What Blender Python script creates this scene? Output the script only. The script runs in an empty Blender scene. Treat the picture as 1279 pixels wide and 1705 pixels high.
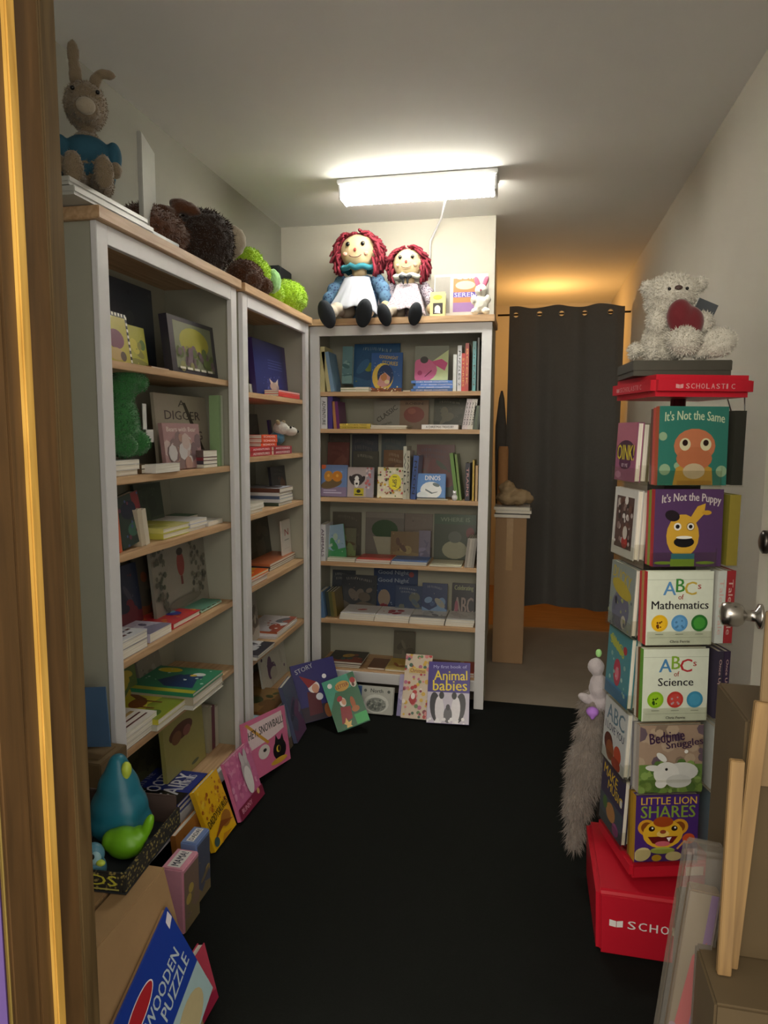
import bpy, bmesh, math, random
from mathutils import Vector, Matrix, noise
C = bpy.context.scene.collection
S = bpy.context.scene
PI = math.pi
random.seed(7)

# ---------------------------------------------------------------- camera
FPX, CX, CY, EYE = 1137.0, 639.5, 852.5, 1.45
TH, ROLL, YAW = math.radians(6.6), math.radians(.38), -math.atan(241/1137)
fw = Vector((math.sin(YAW)*math.cos(TH), math.cos(YAW)*math.cos(TH), -math.sin(TH)))
_r = fw.cross(Vector((0, 0, 1))).normalized(); _u = _r.cross(fw)
cr = _r*math.cos(ROLL)+_u*math.sin(ROLL); cu = _u*math.cos(ROLL)-_r*math.sin(ROLL)
cam = bpy.data.objects.new('camera', bpy.data.cameras.new('camera')); C.objects.link(cam)
M = Matrix((cr, cu, -fw)).transposed().to_4x4(); M.translation = (0, 0, EYE)
cam.matrix_world = M
cam.data.sensor_fit = 'VERTICAL'; cam.data.sensor_height = 36; cam.data.lens = 36*FPX/1705
cam.data.clip_start = .02
S.camera = cam
S.view_settings.view_transform = 'Standard'; S.view_settings.look = 'None'
S.view_settings.gamma = 1; S.view_settings.use_curve_mapping = False
S.view_settings.exposure = 1.2

def lin(h):
    h = h.lstrip('#')
    v = [int(h[i:i+2], 16)/255 for i in (0, 2, 4)]
    return tuple(x/12.92 if x <= .04045 else ((x+.055)/1.055)**2.4 for x in v)

# ---------------------------------------------------------------- light
W = bpy.data.worlds.new('world'); S.world = W; W.use_nodes = True
bg = W.node_tree.nodes['Background']; bg.inputs[0].default_value = (1.0, .93, .82, 1); bg.inputs[1].default_value = .7

def area(name, loc, rot, sx, sy, power, col):
    l = bpy.data.lights.new(name, 'AREA'); l.shape = 'RECTANGLE'; l.size = sx; l.size_y = sy
    l.energy = power; l.color = col
    o = bpy.data.objects.new(name, l); C.objects.link(o); o.location = loc; o.rotation_euler = rot
    return o
area('strip_lamp_light', (-.545, 3.28, 2.505), (0, 0, 0), .68, .07, 1.0, (1, .985, .93))
area('shop_ceiling_light', (-.2, -2.3, 2.5), (math.radians(38), 0, 0), 2.2, 1.4, 46, (1, .88, .7))
l = bpy.data.lights.new('hall_lamp_light', 'POINT'); l.energy = 5; l.color = (1, .5, .14); l.shadow_soft_size = .05
o = bpy.data.objects.new('hall_lamp_light', l); C.objects.link(o); o.location = (.12, 5.75, 2.28)

# ---------------------------------------------------------------- measuring helpers (pixel -> shelf coordinates)
def proj(P):
    d = Vector(P)-Vector((0, 0, EYE)); k = d.dot(fw)
    return CX+FPX*d.dot(cr)/k, CY-FPX*d.dot(cu)/k
def solve(fn, target, a, b):
    fa = fn(a)-target
    for _ in range(50):
        m = (a+b)/2; fm = fn(m)-target
        if (fa < 0) == (fm < 0): a, fa = m, fm
        else: b = m
    return (a+b)/2

# ---------------------------------------------------------------- materials
MATS = {}
def nt_mat(name):
    m = bpy.data.materials.new(name); m.use_nodes = True
    n = m.node_tree.nodes; return m, n, m.node_tree.links, n['Principled BSDF']
def mat(name, col, rough=.6, metal=0, var=.12, scale=30, bump=.0, bscale=200, spec=.5, alpha=1, sheen=0):
    if name in MATS: return MATS[name]
    m, n, l, b = nt_mat(name)
    c = lin(col)
    tc = n.new('ShaderNodeTexCoord'); nz = n.new('ShaderNodeTexNoise'); nz.inputs['Scale'].default_value = scale
    nz.inputs['Detail'].default_value = 4
    l.new(tc.outputs['Object'], nz.inputs['Vector'])
    mx = n.new('ShaderNodeMix'); mx.data_type = 'RGBA'
    mx.inputs['A'].default_value = tuple(x*(1-var) for x in c)+(1,)
    mx.inputs['B'].default_value = tuple(min(1, x*(1+var)) for x in c)+(1,)
    l.new(nz.outputs['Fac'], mx.inputs['Factor']); l.new(mx.outputs['Result'], b.inputs['Base Color'])
    b.inputs['Roughness'].default_value = rough; b.inputs['Metallic'].default_value = metal
    b.inputs['Specular IOR Level'].default_value = spec
    if sheen: b.inputs['Sheen Weight'].default_value = sheen
    if bump:
        n2 = n.new('ShaderNodeTexNoise'); n2.inputs['Scale'].default_value = bscale; n2.inputs['Detail'].default_value = 5
        l.new(tc.outputs['Object'], n2.inputs['Vector'])
        bp = n.new('ShaderNodeBump'); bp.inputs['Strength'].default_value = bump; bp.inputs['Distance'].default_value = .004
        l.new(n2.outputs['Fac'], bp.inputs['Height']); l.new(bp.outputs['Normal'], b.inputs['Normal'])
    MATS[name] = m; return m
def wood(name, c1, c2, axis=0, rough=.5, scale=1.0):
    if name in MATS: return MATS[name]
    m, n, l, b = nt_mat(name)
    tc = n.new('ShaderNodeTexCoord'); mp = n.new('ShaderNodeMapping')
    sc = [22*scale]*3; sc[axis] = 1.6*scale; mp.inputs['Scale'].default_value = sc
    l.new(tc.outputs['Object'], mp.inputs['Vector'])
    nz = n.new('ShaderNodeTexNoise'); nz.inputs['Scale'].default_value = 2.5; nz.inputs['Detail'].default_value = 7; nz.inputs['Distortion'].default_value = .7
    l.new(mp.outputs['Vector'], nz.inputs['Vector'])
    cr_ = n.new('ShaderNodeValToRGB'); cr_.color_ramp.elements[0].color = lin(c1)+(1,); cr_.color_ramp.elements[1].color = lin(c2)+(1,)
    cr_.color_ramp.elements[0].position = .32; cr_.color_ramp.elements[1].position = .68
    l.new(nz.outputs['Fac'], cr_.inputs['Fac']); l.new(cr_.outputs['Color'], b.inputs['Base Color'])
    b.inputs['Roughness'].default_value = rough
    bp = n.new('ShaderNodeBump'); bp.inputs['Strength'].default_value = .15; bp.inputs['Distance'].default_value = .002
    l.new(nz.outputs['Fac'], bp.inputs['Height']); l.new(bp.outputs['Normal'], b.inputs['Normal'])
    MATS[name] = m; return m
def attr_mat(name, rough, var=.06, coat=0):
    m, n, l, b = nt_mat(name)
    a = n.new('ShaderNodeAttribute'); a.attribute_name = 'Col'
    tc = n.new('ShaderNodeTexCoord'); nz = n.new('ShaderNodeTexNoise'); nz.inputs['Scale'].default_value = 60
    l.new(tc.outputs['Object'], nz.inputs['Vector'])
    mp = n.new('ShaderNodeMapRange'); mp.inputs['To Min'].default_value = 1-var; mp.inputs['To Max'].default_value = 1+var
    l.new(nz.outputs['Fac'], mp.inputs['Value'])
    v = n.new('ShaderNodeVectorMath'); v.operation = 'SCALE'
    l.new(a.outputs['Color'], v.inputs[0]); l.new(mp.outputs['Result'], v.inputs['Scale']); l.new(v.outputs['Vector'], b.inputs['Base Color'])
    b.inputs['Roughness'].default_value = rough
    if coat: b.inputs['Coat Weight'].default_value = coat; b.inputs['Coat Roughness'].default_value = .15
    MATS[name] = m; return m
attr_mat('cover_card', .38, coat=.15); attr_mat('print_ink', .36, coat=.15); attr_mat('cloth_print', .9, .15)
def pages_mat():
    m, n, l, b = nt_mat('page_edges')
    tc = n.new('ShaderNodeTexCoord'); mp = n.new('ShaderNodeMapping'); mp.inputs['Scale'].default_value = (4, 900, 4)
    l.new(tc.outputs['Object'], mp.inputs['Vector'])
    nz = n.new('ShaderNodeTexNoise'); nz.inputs['Scale'].default_value = 1; nz.inputs['Detail'].default_value = 2
    l.new(mp.outputs['Vector'], nz.inputs['Vector'])
    r = n.new('ShaderNodeValToRGB'); r.color_ramp.elements[0].color = lin('c9c2ae')+(1,); r.color_ramp.elements[1].color = lin('f4f1e6')+(1,)
    r.color_ramp.elements[0].position = .35; r.color_ramp.elements[1].position = .6
    l.new(nz.outputs['Fac'], r.inputs['Fac']); l.new(r.outputs['Color'], b.inputs['Base Color']); b.inputs['Roughness'].default_value = .8
    MATS['page_edges'] = m
pages_mat()
def emis(name, col, st):
    m, n, l, b = nt_mat(name); b.inputs['Emission Color'].default_value = lin(col)+(1,); b.inputs['Emission Strength'].default_value = st
    b.inputs['Base Color'].default_value = lin(col)+(1,); MATS[name] = m; return m
def plastic(name, tint='ffffff', gloss=.1, rough=.08, haze=.0):
    m = bpy.data.materials.new(name); m.use_nodes = True; n = m.node_tree.nodes; l = m.node_tree.links; n.clear()
    o = n.new('ShaderNodeOutputMaterial'); t = n.new('ShaderNodeBsdfTransparent'); t.inputs[0].default_value = lin(tint)+(1,)
    g = n.new('ShaderNodeBsdfGlossy'); g.inputs['Roughness'].default_value = rough
    nz = n.new('ShaderNodeTexNoise'); nz.inputs['Scale'].default_value = 40
    bp = n.new('ShaderNodeBump'); bp.inputs['Strength'].default_value = .3; bp.inputs['Distance'].default_value = .002
    l.new(nz.outputs['Fac'], bp.inputs['Height']); l.new(bp.outputs['Normal'], g.inputs['Normal'])
    x = n.new('ShaderNodeMixShader'); x.inputs[0].default_value = gloss
    l.new(t.outputs[0], x.inputs[1]); l.new(g.outputs[0], x.inputs[2]); last = x
    if haze:
        d = n.new('ShaderNodeBsdfDiffuse'); d.inputs[0].default_value = (.8, .78, .74, 1)
        y = n.new('ShaderNodeMixShader'); y.inputs[0].default_value = haze
        l.new(x.outputs[0], y.inputs[1]); l.new(d.outputs[0], y.inputs[2]); last = y
    l.new(last.outputs[0], o.inputs[0]); MATS[name] = m; return m
plastic('clear_plastic', 'fbfbf8', .07); plastic('wrap_film', 'e4ddd0', .08, .2, .07)
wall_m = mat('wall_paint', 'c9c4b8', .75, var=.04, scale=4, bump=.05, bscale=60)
ceil_m = mat('ceiling_paint', 'eeeeec', .8, var=.03, scale=3, bump=.05, bscale=80)
carpet_m = mat('black_carpet', '191b19', .95, var=.25, scale=180, bump=.5, bscale=500, spec=.1)
conc_m = mat('worn_concrete', '93887a', .8, var=.15, scale=6, bump=.1, bscale=50)
hallfloor_m = wood('hall_floor_wood', '8a6238', 'a87a4a', 0)
white_m = mat('white_paint', 'e4e4e6', .45, var=.03, scale=20)
grey_m = mat('grey_green_paint', 'a7a797', .6, var=.05, scale=12)
shelf_m = wood('shelf_wood', 'b8926b', 'd6b48c', 0)
shelf_y = wood('shelf_wood_long', 'b8926b', 'd6b48c', 0)
jamb_m = wood('brown_jamb_wood', '4a361e', '64492a', 2, .45)
gold_m = wood('honey_strip_wood', 'b08438', 'dcb058', 2, .35)
pine_m = wood('pale_pine', '685030', '8a6e42', 2, .6)
kraft_m = mat('kraft_cardboard', '9a7b54', .85, var=.1, scale=15, bump=.12, bscale=90)
kraft_d = mat('brown_cardboard', '6e5a3c', .85, var=.12, scale=15, bump=.12, bscale=90)
red_m = mat('red_plastic', 'c41c30', .38, var=.05, scale=8)
metal_m = mat('brushed_steel', 'b8b4ae', .25, metal=1, var=.06, scale=80)
black_m = mat('black_plastic', '181818', .4)
dark_m = mat('dark_cloth', '26292a', .95, var=.2, scale=90, bump=.3, bscale=400, sheen=.3)

# ---------------------------------------------------------------- object helpers
def tag(o, label=None, cat=None, group=None, kind=None):
    if label: o['label'] = label
    if cat: o['category'] = cat
    if group: o['group'] = group
    if kind: o['kind'] = kind
    return o
def empty(name, label, cat, mw=None, group=None):
    o = bpy.data.objects.new(name, None); C.objects.link(o); o.empty_display_size = .05
    if mw is not None: o.matrix_world = mw
    return tag(o, label, cat, group)
def link(name, me, parent=None, m=None):
    o = bpy.data.objects.new(name, me); C.objects.link(o)
    if m is not None:
        for x in (m if isinstance(m, (list, tuple)) else [m]):
            if len(me.materials) < (len(m) if isinstance(m, (list, tuple)) else 1): me.materials.append(x)
    if parent: o.parent = parent
    return o
def colour(me, c):
    a = me.color_attributes.new('Col', 'FLOAT_COLOR', 'CORNER')
    k = lin(c)+(1,); a.data.foreach_set('color', k*len(me.loops))
def boxes_mesh(lst, bevel=0):
    bm = bmesh.new()
    for b in lst:
        x0, y0, z0, x1, y1, z1 = b[:6]
        r = bmesh.ops.create_cube(bm, size=1)
        for v in r['verts']: v.co = ((x0+x1)/2+v.co.x*(x1-x0), (y0+y1)/2+v.co.y*(y1-y0), (z0+z1)/2+v.co.z*(z1-z0))
    if bevel: bmesh.ops.bevel(bm, geom=bm.edges[:], offset=bevel, segments=2, affect='EDGES')
    me = bpy.data.meshes.new('m'); bm.to_mesh(me); bm.free(); return me
def box(name, b, m, parent=None, bevel=.0):
    return link(name, boxes_mesh([b], bevel), parent, m)
def boxes(name, lst, m, parent=None, bevel=0):
    return link(name, boxes_mesh(lst, bevel), parent, m)
def smooth(me):
    me.polygons.foreach_set('use_smooth', [True]*len(me.polygons)); return me
def tube_mesh(pts, r, seg=8, cap=True):
    bm = bmesh.new(); rings = []
    pts = [Vector(p) for p in pts]
    rr = r if isinstance(r, (list, tuple)) else [r]*len(pts)
    up = Vector((.13, .21, .97))
    for i, p in enumerate(pts):
        t = (pts[min(i+1, len(pts)-1)]-pts[max(i-1, 0)]).normalized()
        a = t.cross(up)
        if a.length < .05: a = t.cross(Vector((1, 0, 0)))
        a.normalize(); b = t.cross(a)
        rings.append([bm.verts.new(p+rr[i]*(a*math.cos(2*PI*k/seg)+b*math.sin(2*PI*k/seg))) for k in range(seg)])
    for i in range(len(rings)-1):
        for k in range(seg): bm.faces.new((rings[i][k], rings[i][(k+1) % seg], rings[i+1][(k+1) % seg], rings[i+1][k]))
    if cap: bm.faces.new(rings[0][::-1]); bm.faces.new(rings[-1])
    me = bpy.data.meshes.new('m'); bm.to_mesh(me); bm.free(); return smooth(me)
def join_meshes(ms):
    bm = bmesh.new()
    for m_ in ms: bm.from_mesh(m_); bpy.data.meshes.remove(m_)
    me = bpy.data.meshes.new('m'); bm.to_mesh(me); bm.free(); return smooth(me)
def lathe_mesh(prof, seg=24, axis='z'):
    bm = bmesh.new(); rings = []
    for r, z in prof: rings.append([bm.verts.new((r*math.cos(2*PI*k/seg), r*math.sin(2*PI*k/seg), z)) for k in range(seg)])
    for i in range(len(rings)-1):
        for k in range(seg): bm.faces.new((rings[i][k], rings[i][(k+1) % seg], rings[i+1][(k+1) % seg], rings[i+1][k]))
    bm.faces.new(rings[0][::-1]); bm.faces.new(rings[-1])
    me = bpy.data.meshes.new('m'); bm.to_mesh(me); bm.free()
    if axis == 'x': me.transform(Matrix.Rotation(PI/2, 4, 'Y'))
    if axis == 'y': me.transform(Matrix.Rotation(-PI/2, 4, 'X'))
    return smooth(me)
def blob(name, balls, m, parent=None, voxel=.008, fur=0, fscale=60, sm=2):
    """ellipsoids (x,y,z, rx,ry,rz[, rot euler]) fused into ONE continuous surface"""
    bm = bmesh.new()
    for b in balls:
        rot = Matrix.Identity(3) if len(b) < 7 else (Matrix.Rotation(b[6][0], 3, 'X') @ Matrix.Rotation(b[6][1], 3, 'Y') @ Matrix.Rotation(b[6][2], 3, 'Z'))
        r = bmesh.ops.create_icosphere(bm, subdivisions=3, radius=1)
        for v in r['verts']: v.co = rot @ Vector((v.co.x*b[3], v.co.y*b[4], v.co.z*b[5])) + Vector(b[:3])
    me = bpy.data.meshes.new('m'); bm.to_mesh(me); bm.free()
    t = bpy.data.objects.new('tmp', me); C.objects.link(t)
    md = t.modifiers.new('r', 'REMESH'); md.mode = 'VOXEL'; md.voxel_size = voxel
    s = t.modifiers.new('s', 'SMOOTH'); s.iterations = sm; s.factor = .6
    dg = bpy.context.evaluated_depsgraph_get(); dg.update()
    out = bpy.data.meshes.new_from_object(t.evaluated_get(dg)); bpy.data.objects.remove(t)
    if fur:
        nr = [v.normal.copy() for v in out.vertices]
        for v, n_ in zip(out.vertices, nr):
            v.co += n_*fur*(noise.noise(v.co*fscale)+.5*noise.noise(v.co*fscale*2.3))
    smooth(out); out.materials.clear()
    return link(name, out, parent, m)

# ---------------------------------------------------------------- flat print (cover art) : coloured polygons and lettering
_T = {}
def text_polys(s):
    if s in _T: return _T[s]
    cv = bpy.data.curves.new('t', 'FONT'); cv.body = s; cv.resolution_u = 2
    t = bpy.data.objects.new('t', cv); C.objects.link(t)
    dg = bpy.context.evaluated_depsgraph_get(); dg.update()
    me = bpy.data.meshes.new_from_object(t.evaluated_get(dg)); bpy.data.objects.remove(t)
    vs = [(v.co.x, v.co.y) for v in me.vertices]; fs = [tuple(p.vertices) for p in me.polygons]
    bpy.data.meshes.remove(me)
    if vs:
        x0 = min(v[0] for v in vs); x1 = max(v[0] for v in vs); y0 = min(v[1] for v in vs); y1 = max(v[1] for v in vs)
        vs = [((v[0]-x0)/max(x1-x0, 1e-6), (v[1]-y0)/max(y1-y0, 1e-6)) for v in vs]
    _T[s] = (vs, fs); return _T[s]
class Art:
    def __init__(s, w, h): s.w, s.h, s.v, s.f, s.c, s.n = w, h, [], [], [], 0
    def add(s, pts, faces, c):
        s.n += 1; k = len(s.v); z = -.00025-.00007*s.n
        for x, y in pts: s.v.append((min(max(x, .004), .996)*s.w, z, min(max(y, .004), .996)*s.h))
        for f in faces: s.f.append([i+k for i in f]); s.c.append((c, len(f)))
    def rect(s, x0, y0, x1, y1, c): s.add([(x0, y0), (x1, y0), (x1, y1), (x0, y1)], [(0, 1, 2, 3)], c)
    def poly(s, pts, c): s.add(pts, [tuple(range(len(pts)))], c)
    def ell(s, cx, cy, rx, ry=None, c='ffffff', rot=0, n=18):
        k = s.w/s.h
        if ry is None: ry = rx*k
        P = []
        for i in range(n):
            a = 2*PI*i/n; x = rx*k*math.cos(a); y = ry*math.sin(a)
            P.append((cx+(x*math.cos(rot)-y*math.sin(rot))/k, cy+x*math.sin(rot)+y*math.cos(rot)))
        s.add(P, [tuple(range(n))], c)
    def text(s, t, x0, y0, x1, y1, c, rot=0, arc=0):
        vs, fs = text_polys(t)
        if not vs: return
        k = s.w/s.h; mx, my = (x0+x1)/2, (y0+y1)/2; P = []
        for a, b in vs:
            X = (x0+(x1-x0)*a-mx)*k; Y = y0+(y1-y0)*b-my+arc*(1-(2*a-1)**2)
            P.append((mx+(X*math.cos(rot)-Y*math.sin(rot))/k, my+X*math.sin(rot)+Y*math.cos(rot)))
        s.add(P, fs, c)
        d = (y1-y0)*.035
        s.add([(x+d/k*math.cos(rot), y+d*math.sin(rot)) for x, y in P], fs, c)
    def dots(s, n, cols, r=(.02, .05), box=(0, 0, 1, 1), seed=1, k=8):
        R = random.Random(seed)
        for _ in range(n):
            s.ell(R.uniform(box[0], box[2]), R.uniform(box[1], box[3]), R.uniform(*r), None, R.choice(cols), 0, k)
    def mesh(s):
        me = bpy.data.meshes.new('print'); me.from_pydata(s.v, [], s.f)
        a = me.color_attributes.new('Col', 'FLOAT_COLOR', 'CORNER'); d = []
        for c, n in s.c: d += list(lin(c)+(1,))*n
        a.data.foreach_set('color', d); me.materials.append(MATS['print_ink']); return me

_cache = {}
def book_parts(root, w, h, t, c, art=None, spine=None, hard=True, artkey=None):
    """root frame: x width (spine at x=0), y thickness (front cover looks to -y), z height"""
    key = (round(w, 4), round(h, 4), round(t, 4), c, spine, hard)
    if key not in _cache:
        b = .0022 if hard else .0012; b = min(b, t*.2); o = .003 if hard else .0006
        cov = boxes_mesh([(0, 0, 0, w, b, h), (0, t-b, 0, w, t, h), (0, b, 0, b, t-b, h)])
        colour(cov, c); cov.materials.append(MATS['cover_card'])
        if spine:
            k = lin(spine)+(1,)
            for p in cov.polygons:
                if p.center.x < b*1.01+1e-5 and p.normal.x < -.5:
                    for li in p.loop_indices: cov.color_attributes['Col'].data[li].color = k
        pg = boxes_mesh([(b, b+.0001, o, w-o, t-b-.0001, h-o)]); pg.materials.append(MATS['page_edges'])
        _cache[key] = (cov, pg)
    cov, pg = _cache[key]
    co = link('cover', cov, root); link('pages', pg, root)
    if art:
        k2 = (round(w, 3), round(h, 3), artkey) if artkey else None
        if k2 and k2 in _cache: me = _cache[k2]
        else:
            A = Art(w, h); art(A); me = A.mesh()
            if k2: _cache[k2] = me
        link('cover_print', me, co)
    return co
def book(label, w, h, t, c, mw, art=None, spine=None, hard=True, group=None, name='book', cat='book', spine_text=None, stc='ffffff', artkey=None):
    r = empty(name, label, cat, mw, group)
    co = book_parts(r, w, h, t, c, art, spine, hard, artkey)
    if spine_text:
        A = Art(h, t); A.text(spine_text, .12, .25, .88, .75, stc); me = A.mesh()
        me.transform(Matrix(((0, 1, 0, -0), (0, 0, -1, t), (-1, 0, 0, h), (0, 0, 0, 1))))
        link('spine_lettering', me, co)
    return r
T = Matrix.Translation
def R(a, ax): return Matrix.Rotation(math.radians(a), 4, ax)

# ================================================================ STRUCTURE
ZC, XR, XL = 2.62, .672, -1.44
def st(name, b, m): return tag(box(name, b, m), kind='structure')
st('floor', (XL-.05, -2.2, -.05, XR+.05, 3.63, 0), carpet_m)
st('trim_1', (XL-.05, 3.63, -.05, XR+.05, 5.16, -.002), conc_m)
st('trim_2', (-.9, 5.16, -.05, XR+.05, 6.6, -.001), hallfloor_m)
st('ceiling', (XL-.1, .66, ZC, XR+.1, 6.6, ZC+.05), ceil_m)
st('wall_right', (XR, .66, 0, XR+.06, 6.6, ZC), wall_m)
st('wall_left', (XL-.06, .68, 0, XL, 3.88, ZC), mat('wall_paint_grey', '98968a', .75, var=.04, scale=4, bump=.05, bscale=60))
st('wall_back', (XL, 3.88, 0, -.215, 3.98, ZC), wall_m)
st('wall_passage', (-.32, 3.98, 0, -.26, 5.0, ZC), wall_m)
st('wall_hall', (-.9, 6.54, 0, XR, 6.6, ZC), wall_m)
st('wall_hall_side', (-.96, 5.0, 0, -.9, 6.6, ZC), wall_m)
st('wall_hall_front', (-.9, 4.94, 0, -.32, 5.0, ZC), wall_m)
# doorway wall with the opening the photograph is taken through
st('wall_front', (XL-.06, .68, 0, -.62, .79, ZC), wall_m)
st('wall_front_right', (.46, .66, 0, XR+.06, .74, ZC), wall_m)
j = tag(bpy.data.objects.new('door_1', None), kind='structure'); C.objects.link(j)
box('casing', (-.80, .655, 0, -.600, .70, 2.16), jamb_m, j, .003)
box('jamb', (-.62, .70, 0, -.600, .815, 2.1), jamb_m, j, .002)
box('stop_strip', (-.614, .722, 0, -.5935, .738, 2.1), gold_m, j, .002)
box('jamb_bead', (-.618, .782, 0, -.596, .812, 2.1), wood('dark_jamb_wood', '453620', '5e4c30', 2, .4), j, .002)
box('casing_bead', (-.606, .651, 0, -.602, .656, 2.16), wood('olive_bead_wood', '6e5c2c', '8a7640', 2, .4), j, .002)
box('head_jamb', (-.62, .70, 2.08, .46, .80, 2.1), jamb_m, j)
box('right_jamb', (.43, .66, 0, .46, .76, 2.08), jamb_m, j)
# the opened door on the right, with its knob
d = tag(bpy.data.objects.new('door_2', None), kind='structure'); C.objects.link(d)
a = math.atan2(.482-.42, 1.56-.82)
d.matrix_world = T((.42, .82, 0)) @ Matrix.Rotation(-a, 4, 'Z')
L = .745
box('door_leaf', (0, 0, .01, .035, L, 2.04), mat('door_paint', 'cbc6b8', .5, var=.03, scale=8), d, .003)
kn = link('door_knob', lathe_mesh([(.026, 0), (.026, .006), (.012, .012), (.011, .03), (.02, .036), (.0245, .044), (.0255, .062), (.023, .074), (.012, .078)], 24), d, metal_m)
kn.data.transform(Matrix.Rotation(-PI/2, 4, 'Y')); kn.location = (0, L-.06, 1.08)
dl = link('deadbolt', lathe_mesh([(.024, 0), (.024, .008), (.018, .012), (.012, .014)], 20), d, mat('dark_steel', '4a4642', .3, metal=1))
dl.data.transform(Matrix.Rotation(-PI/2, 4, 'Y')); dl.location = (0, L-.06, 1.235)
# conduit and a ceiling joint line
tag(link('purple_poster', boxes_mesh([(-.80, .6525, .35, -.609, .6545, .98)]), None, mat('purple_print', '56407c', .5)), 'purple poster edge on the brown door casing, lower left', 'poster')
# small dark box high on the left wall near the corner
tag(box('wall_speaker', (XL, 3.66, 2.16, XL+.07, 3.86, 2.36), mat('charcoal', '2b2e33', .7), None, .006), 'dark square box fixed high in the corner above the left shelves', 'speaker')
tag(link('ceiling_cable', tube_mesh([(-.57, 3.87, 2.30), (-.57, 3.87, 2.50), (-.50, 3.80, 2.60), (-.42, 3.40, 2.61)], .006, 6), None, white_m), 'thin white cable running up the back wall above the dolls', 'cable')

# ---------------------------------------------------------------- ceiling strip lamp
lp = empty('strip_lamp', 'fluorescent strip lamp with ribbed diffuser on the ceiling', 'lamp', T((-.545, 3.28, ZC)))
box('base_tray', (-.37, -.075, -.022, .37, .075, -.001), white_m, lp, .003)
dif = []
nr = 36
for i in range(nr):
    x = -.355+.71*i/nr
    dif.append((x, -.055, -.082, x+.71/nr*.62, .055, -.024))
boxes('ribs', dif, emis('diffuser_glow', 'faf8ee', 10), lp)['kind'] = 'stuff'
box('diffuser', (-.355, -.045, -.078, .355, .045, -.023), MATS['diffuser_glow'], lp)
for x in (-.365, .355): box('end_cap', (x, -.062, -.088, x+.01, .062, -.022), white_m, lp, .002)

# ---------------------------------------------------------------- curtain, rod
cv = empty('curtain', 'dark grey grommet curtain hanging across the back passage', 'curtain', T((0, 5.2, 0)))
X0, X1, ZT, ZB = -.175, .63, 2.365, .155
gx = [-.128, .04-.0, .195, .355, .53]; gz = ZT-.052
bm = bmesh.new(); nx = 300
zs = [ZT-.10*i/40 for i in range(41)]+[ZT-.10-(ZT-.10-ZB)*i/50 for i in range(1, 51)]
def cw(x, z):
    a = .016+.012*min(1, (ZT-z)/1.5)
    return a*math.sin((x-X0)*2*PI/.27+.5)+.006*math.sin(x*47+z*1.3)
grid = []
for z in zs:
    row = []
    for i in range(nx+1):
        x = X0+(X1-X0)*i/nx
        zz = z + (.012*math.sin((x-X0)*2*PI/.30+.9)*max(0, 1-(ZT-z)/.05)) + (.012*math.sin(x*9) if z == zs[-1] else 0)
        row.append(bm.verts.new((x-(0 if z > 1 else 0), cw(x, z), zz)))
    grid.append(row)
for jn in range(len(zs)-1):
    for i in range(nx):
        x = X0+(X1-X0)*(i+.5)/nx; z = (zs[jn]+zs[jn+1])/2
        if any((x-g)**2+(z-gz)**2 < .0185**2 for g in gx): continue
        bm.faces.new((grid[jn][i], grid[jn+1][i], grid[jn+1][i+1], grid[jn][i+1]))
me = bpy.data.meshes.new('m'); bm.to_mesh(me); bm.free(); smooth(me)
link('curtain_panel', me, cv, mat('curtain_cloth', '5f5e5c', .95, var=.08, scale=60, bump=.2, bscale=300, spec=.1, sheen=.2))
gm = mat('grommet_metal', '6b6761', .3, metal=1)
for g in gx:
    ring = tube_mesh([(g+.0205*math.cos(t*PI/10), cw(g, gz)-.003, gz+.0205*math.sin(t*PI/10)) for t in range(21)], .0035, 6, False)
    link('grommet', ring, cv, gm)
tag(link('curtain_rod', tube_mesh([(-.26, 5.235, 2.318), (XR, 5.235, 2.318)], .007, 10), None, mat('rod_metal', '3c3834', .4, metal=.6)), 'thin rod carrying the dark curtain across the passage', 'curtain rod')

# ================================================================ BOOKCASES  local: x along front, y into the case, z up
class Case:
    def __init__(s, org, rz, w, ln):
        s.M = T(org) @ Matrix.Rotation(rz, 4, 'Z'); s.w = w; s.ln = ln; s.z = ln
    def P(s, u, v, z): return s.M @ Vector((u, v, z))
    def U(s, px, v, z): return solve(lambda u: proj(s.P(u, v, z))[0], px, -.6, s.w+.6)
    def Z(s, u, v, py): return solve(lambda z: -proj(s.P(u, v, z))[1], -py, -.2, 2.6)
HB, D, FR = 2.0, .30, .035
def bookcase(org, rz, w, shelves, label, wm):
    c = Case(org, rz, w, shelves)
    r = empty('bookcase', label, 'bookcase', c.M)
    p = .05
    box('front_post', (0, 0, 0, p, .018, HB), white_m, r, .0015); box('front_post', (w-p, 0, 0, w, .018, HB), white_m, r, .0015)
    box('top_rail', (p, 0, HB-.05, w-p, .018, HB), white_m, r, .001)
    box('bottom_rail', (p, .002, .095, w-p, .018, .15), white_m, r, .001)
    box('side_panel', (.004, .018, 0, .022, D, HB), grey_m, r); box('side_panel', (w-.022, .018, 0, w-.004, D, HB), grey_m, r)
    box('back_panel', (.022, D-.008, .1, w-.022, D, HB), grey_m, r)
    box('top_board', (-.012, -.018, HB+.001, w+.012, D+.005, HB+.034), wm, r, .002)
    for z in shelves: box('shelf', (.022, FR-.015 if z > .2 else .018, z-.022, w-.022, D-.008, z), wm, r, .001)
    return c
SB = [1.664, 1.470, 1.103, .752, .432, .158]
SL = [1.648, 1.318, 1.093, .775, .500, .158]
SM = [1.616, 1.345, 1.098, .785, .460, .158]
KB = bookcase((-1.145, 3.5, 0), 0, .945, SB, 'white-framed bookcase against the back wall, facing the doorway, with dolls on top', shelf_m)
KL = bookcase((-1.13, 1.665, 0), PI/2, .88, SL, 'near left white-framed bookcase along the left wall', shelf_y)
KM = bookcase((-1.13, 2.60, 0), PI/2, .83, SM, 'far left white-framed bookcase along the left wall, next to the corner', shelf_y)
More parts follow.
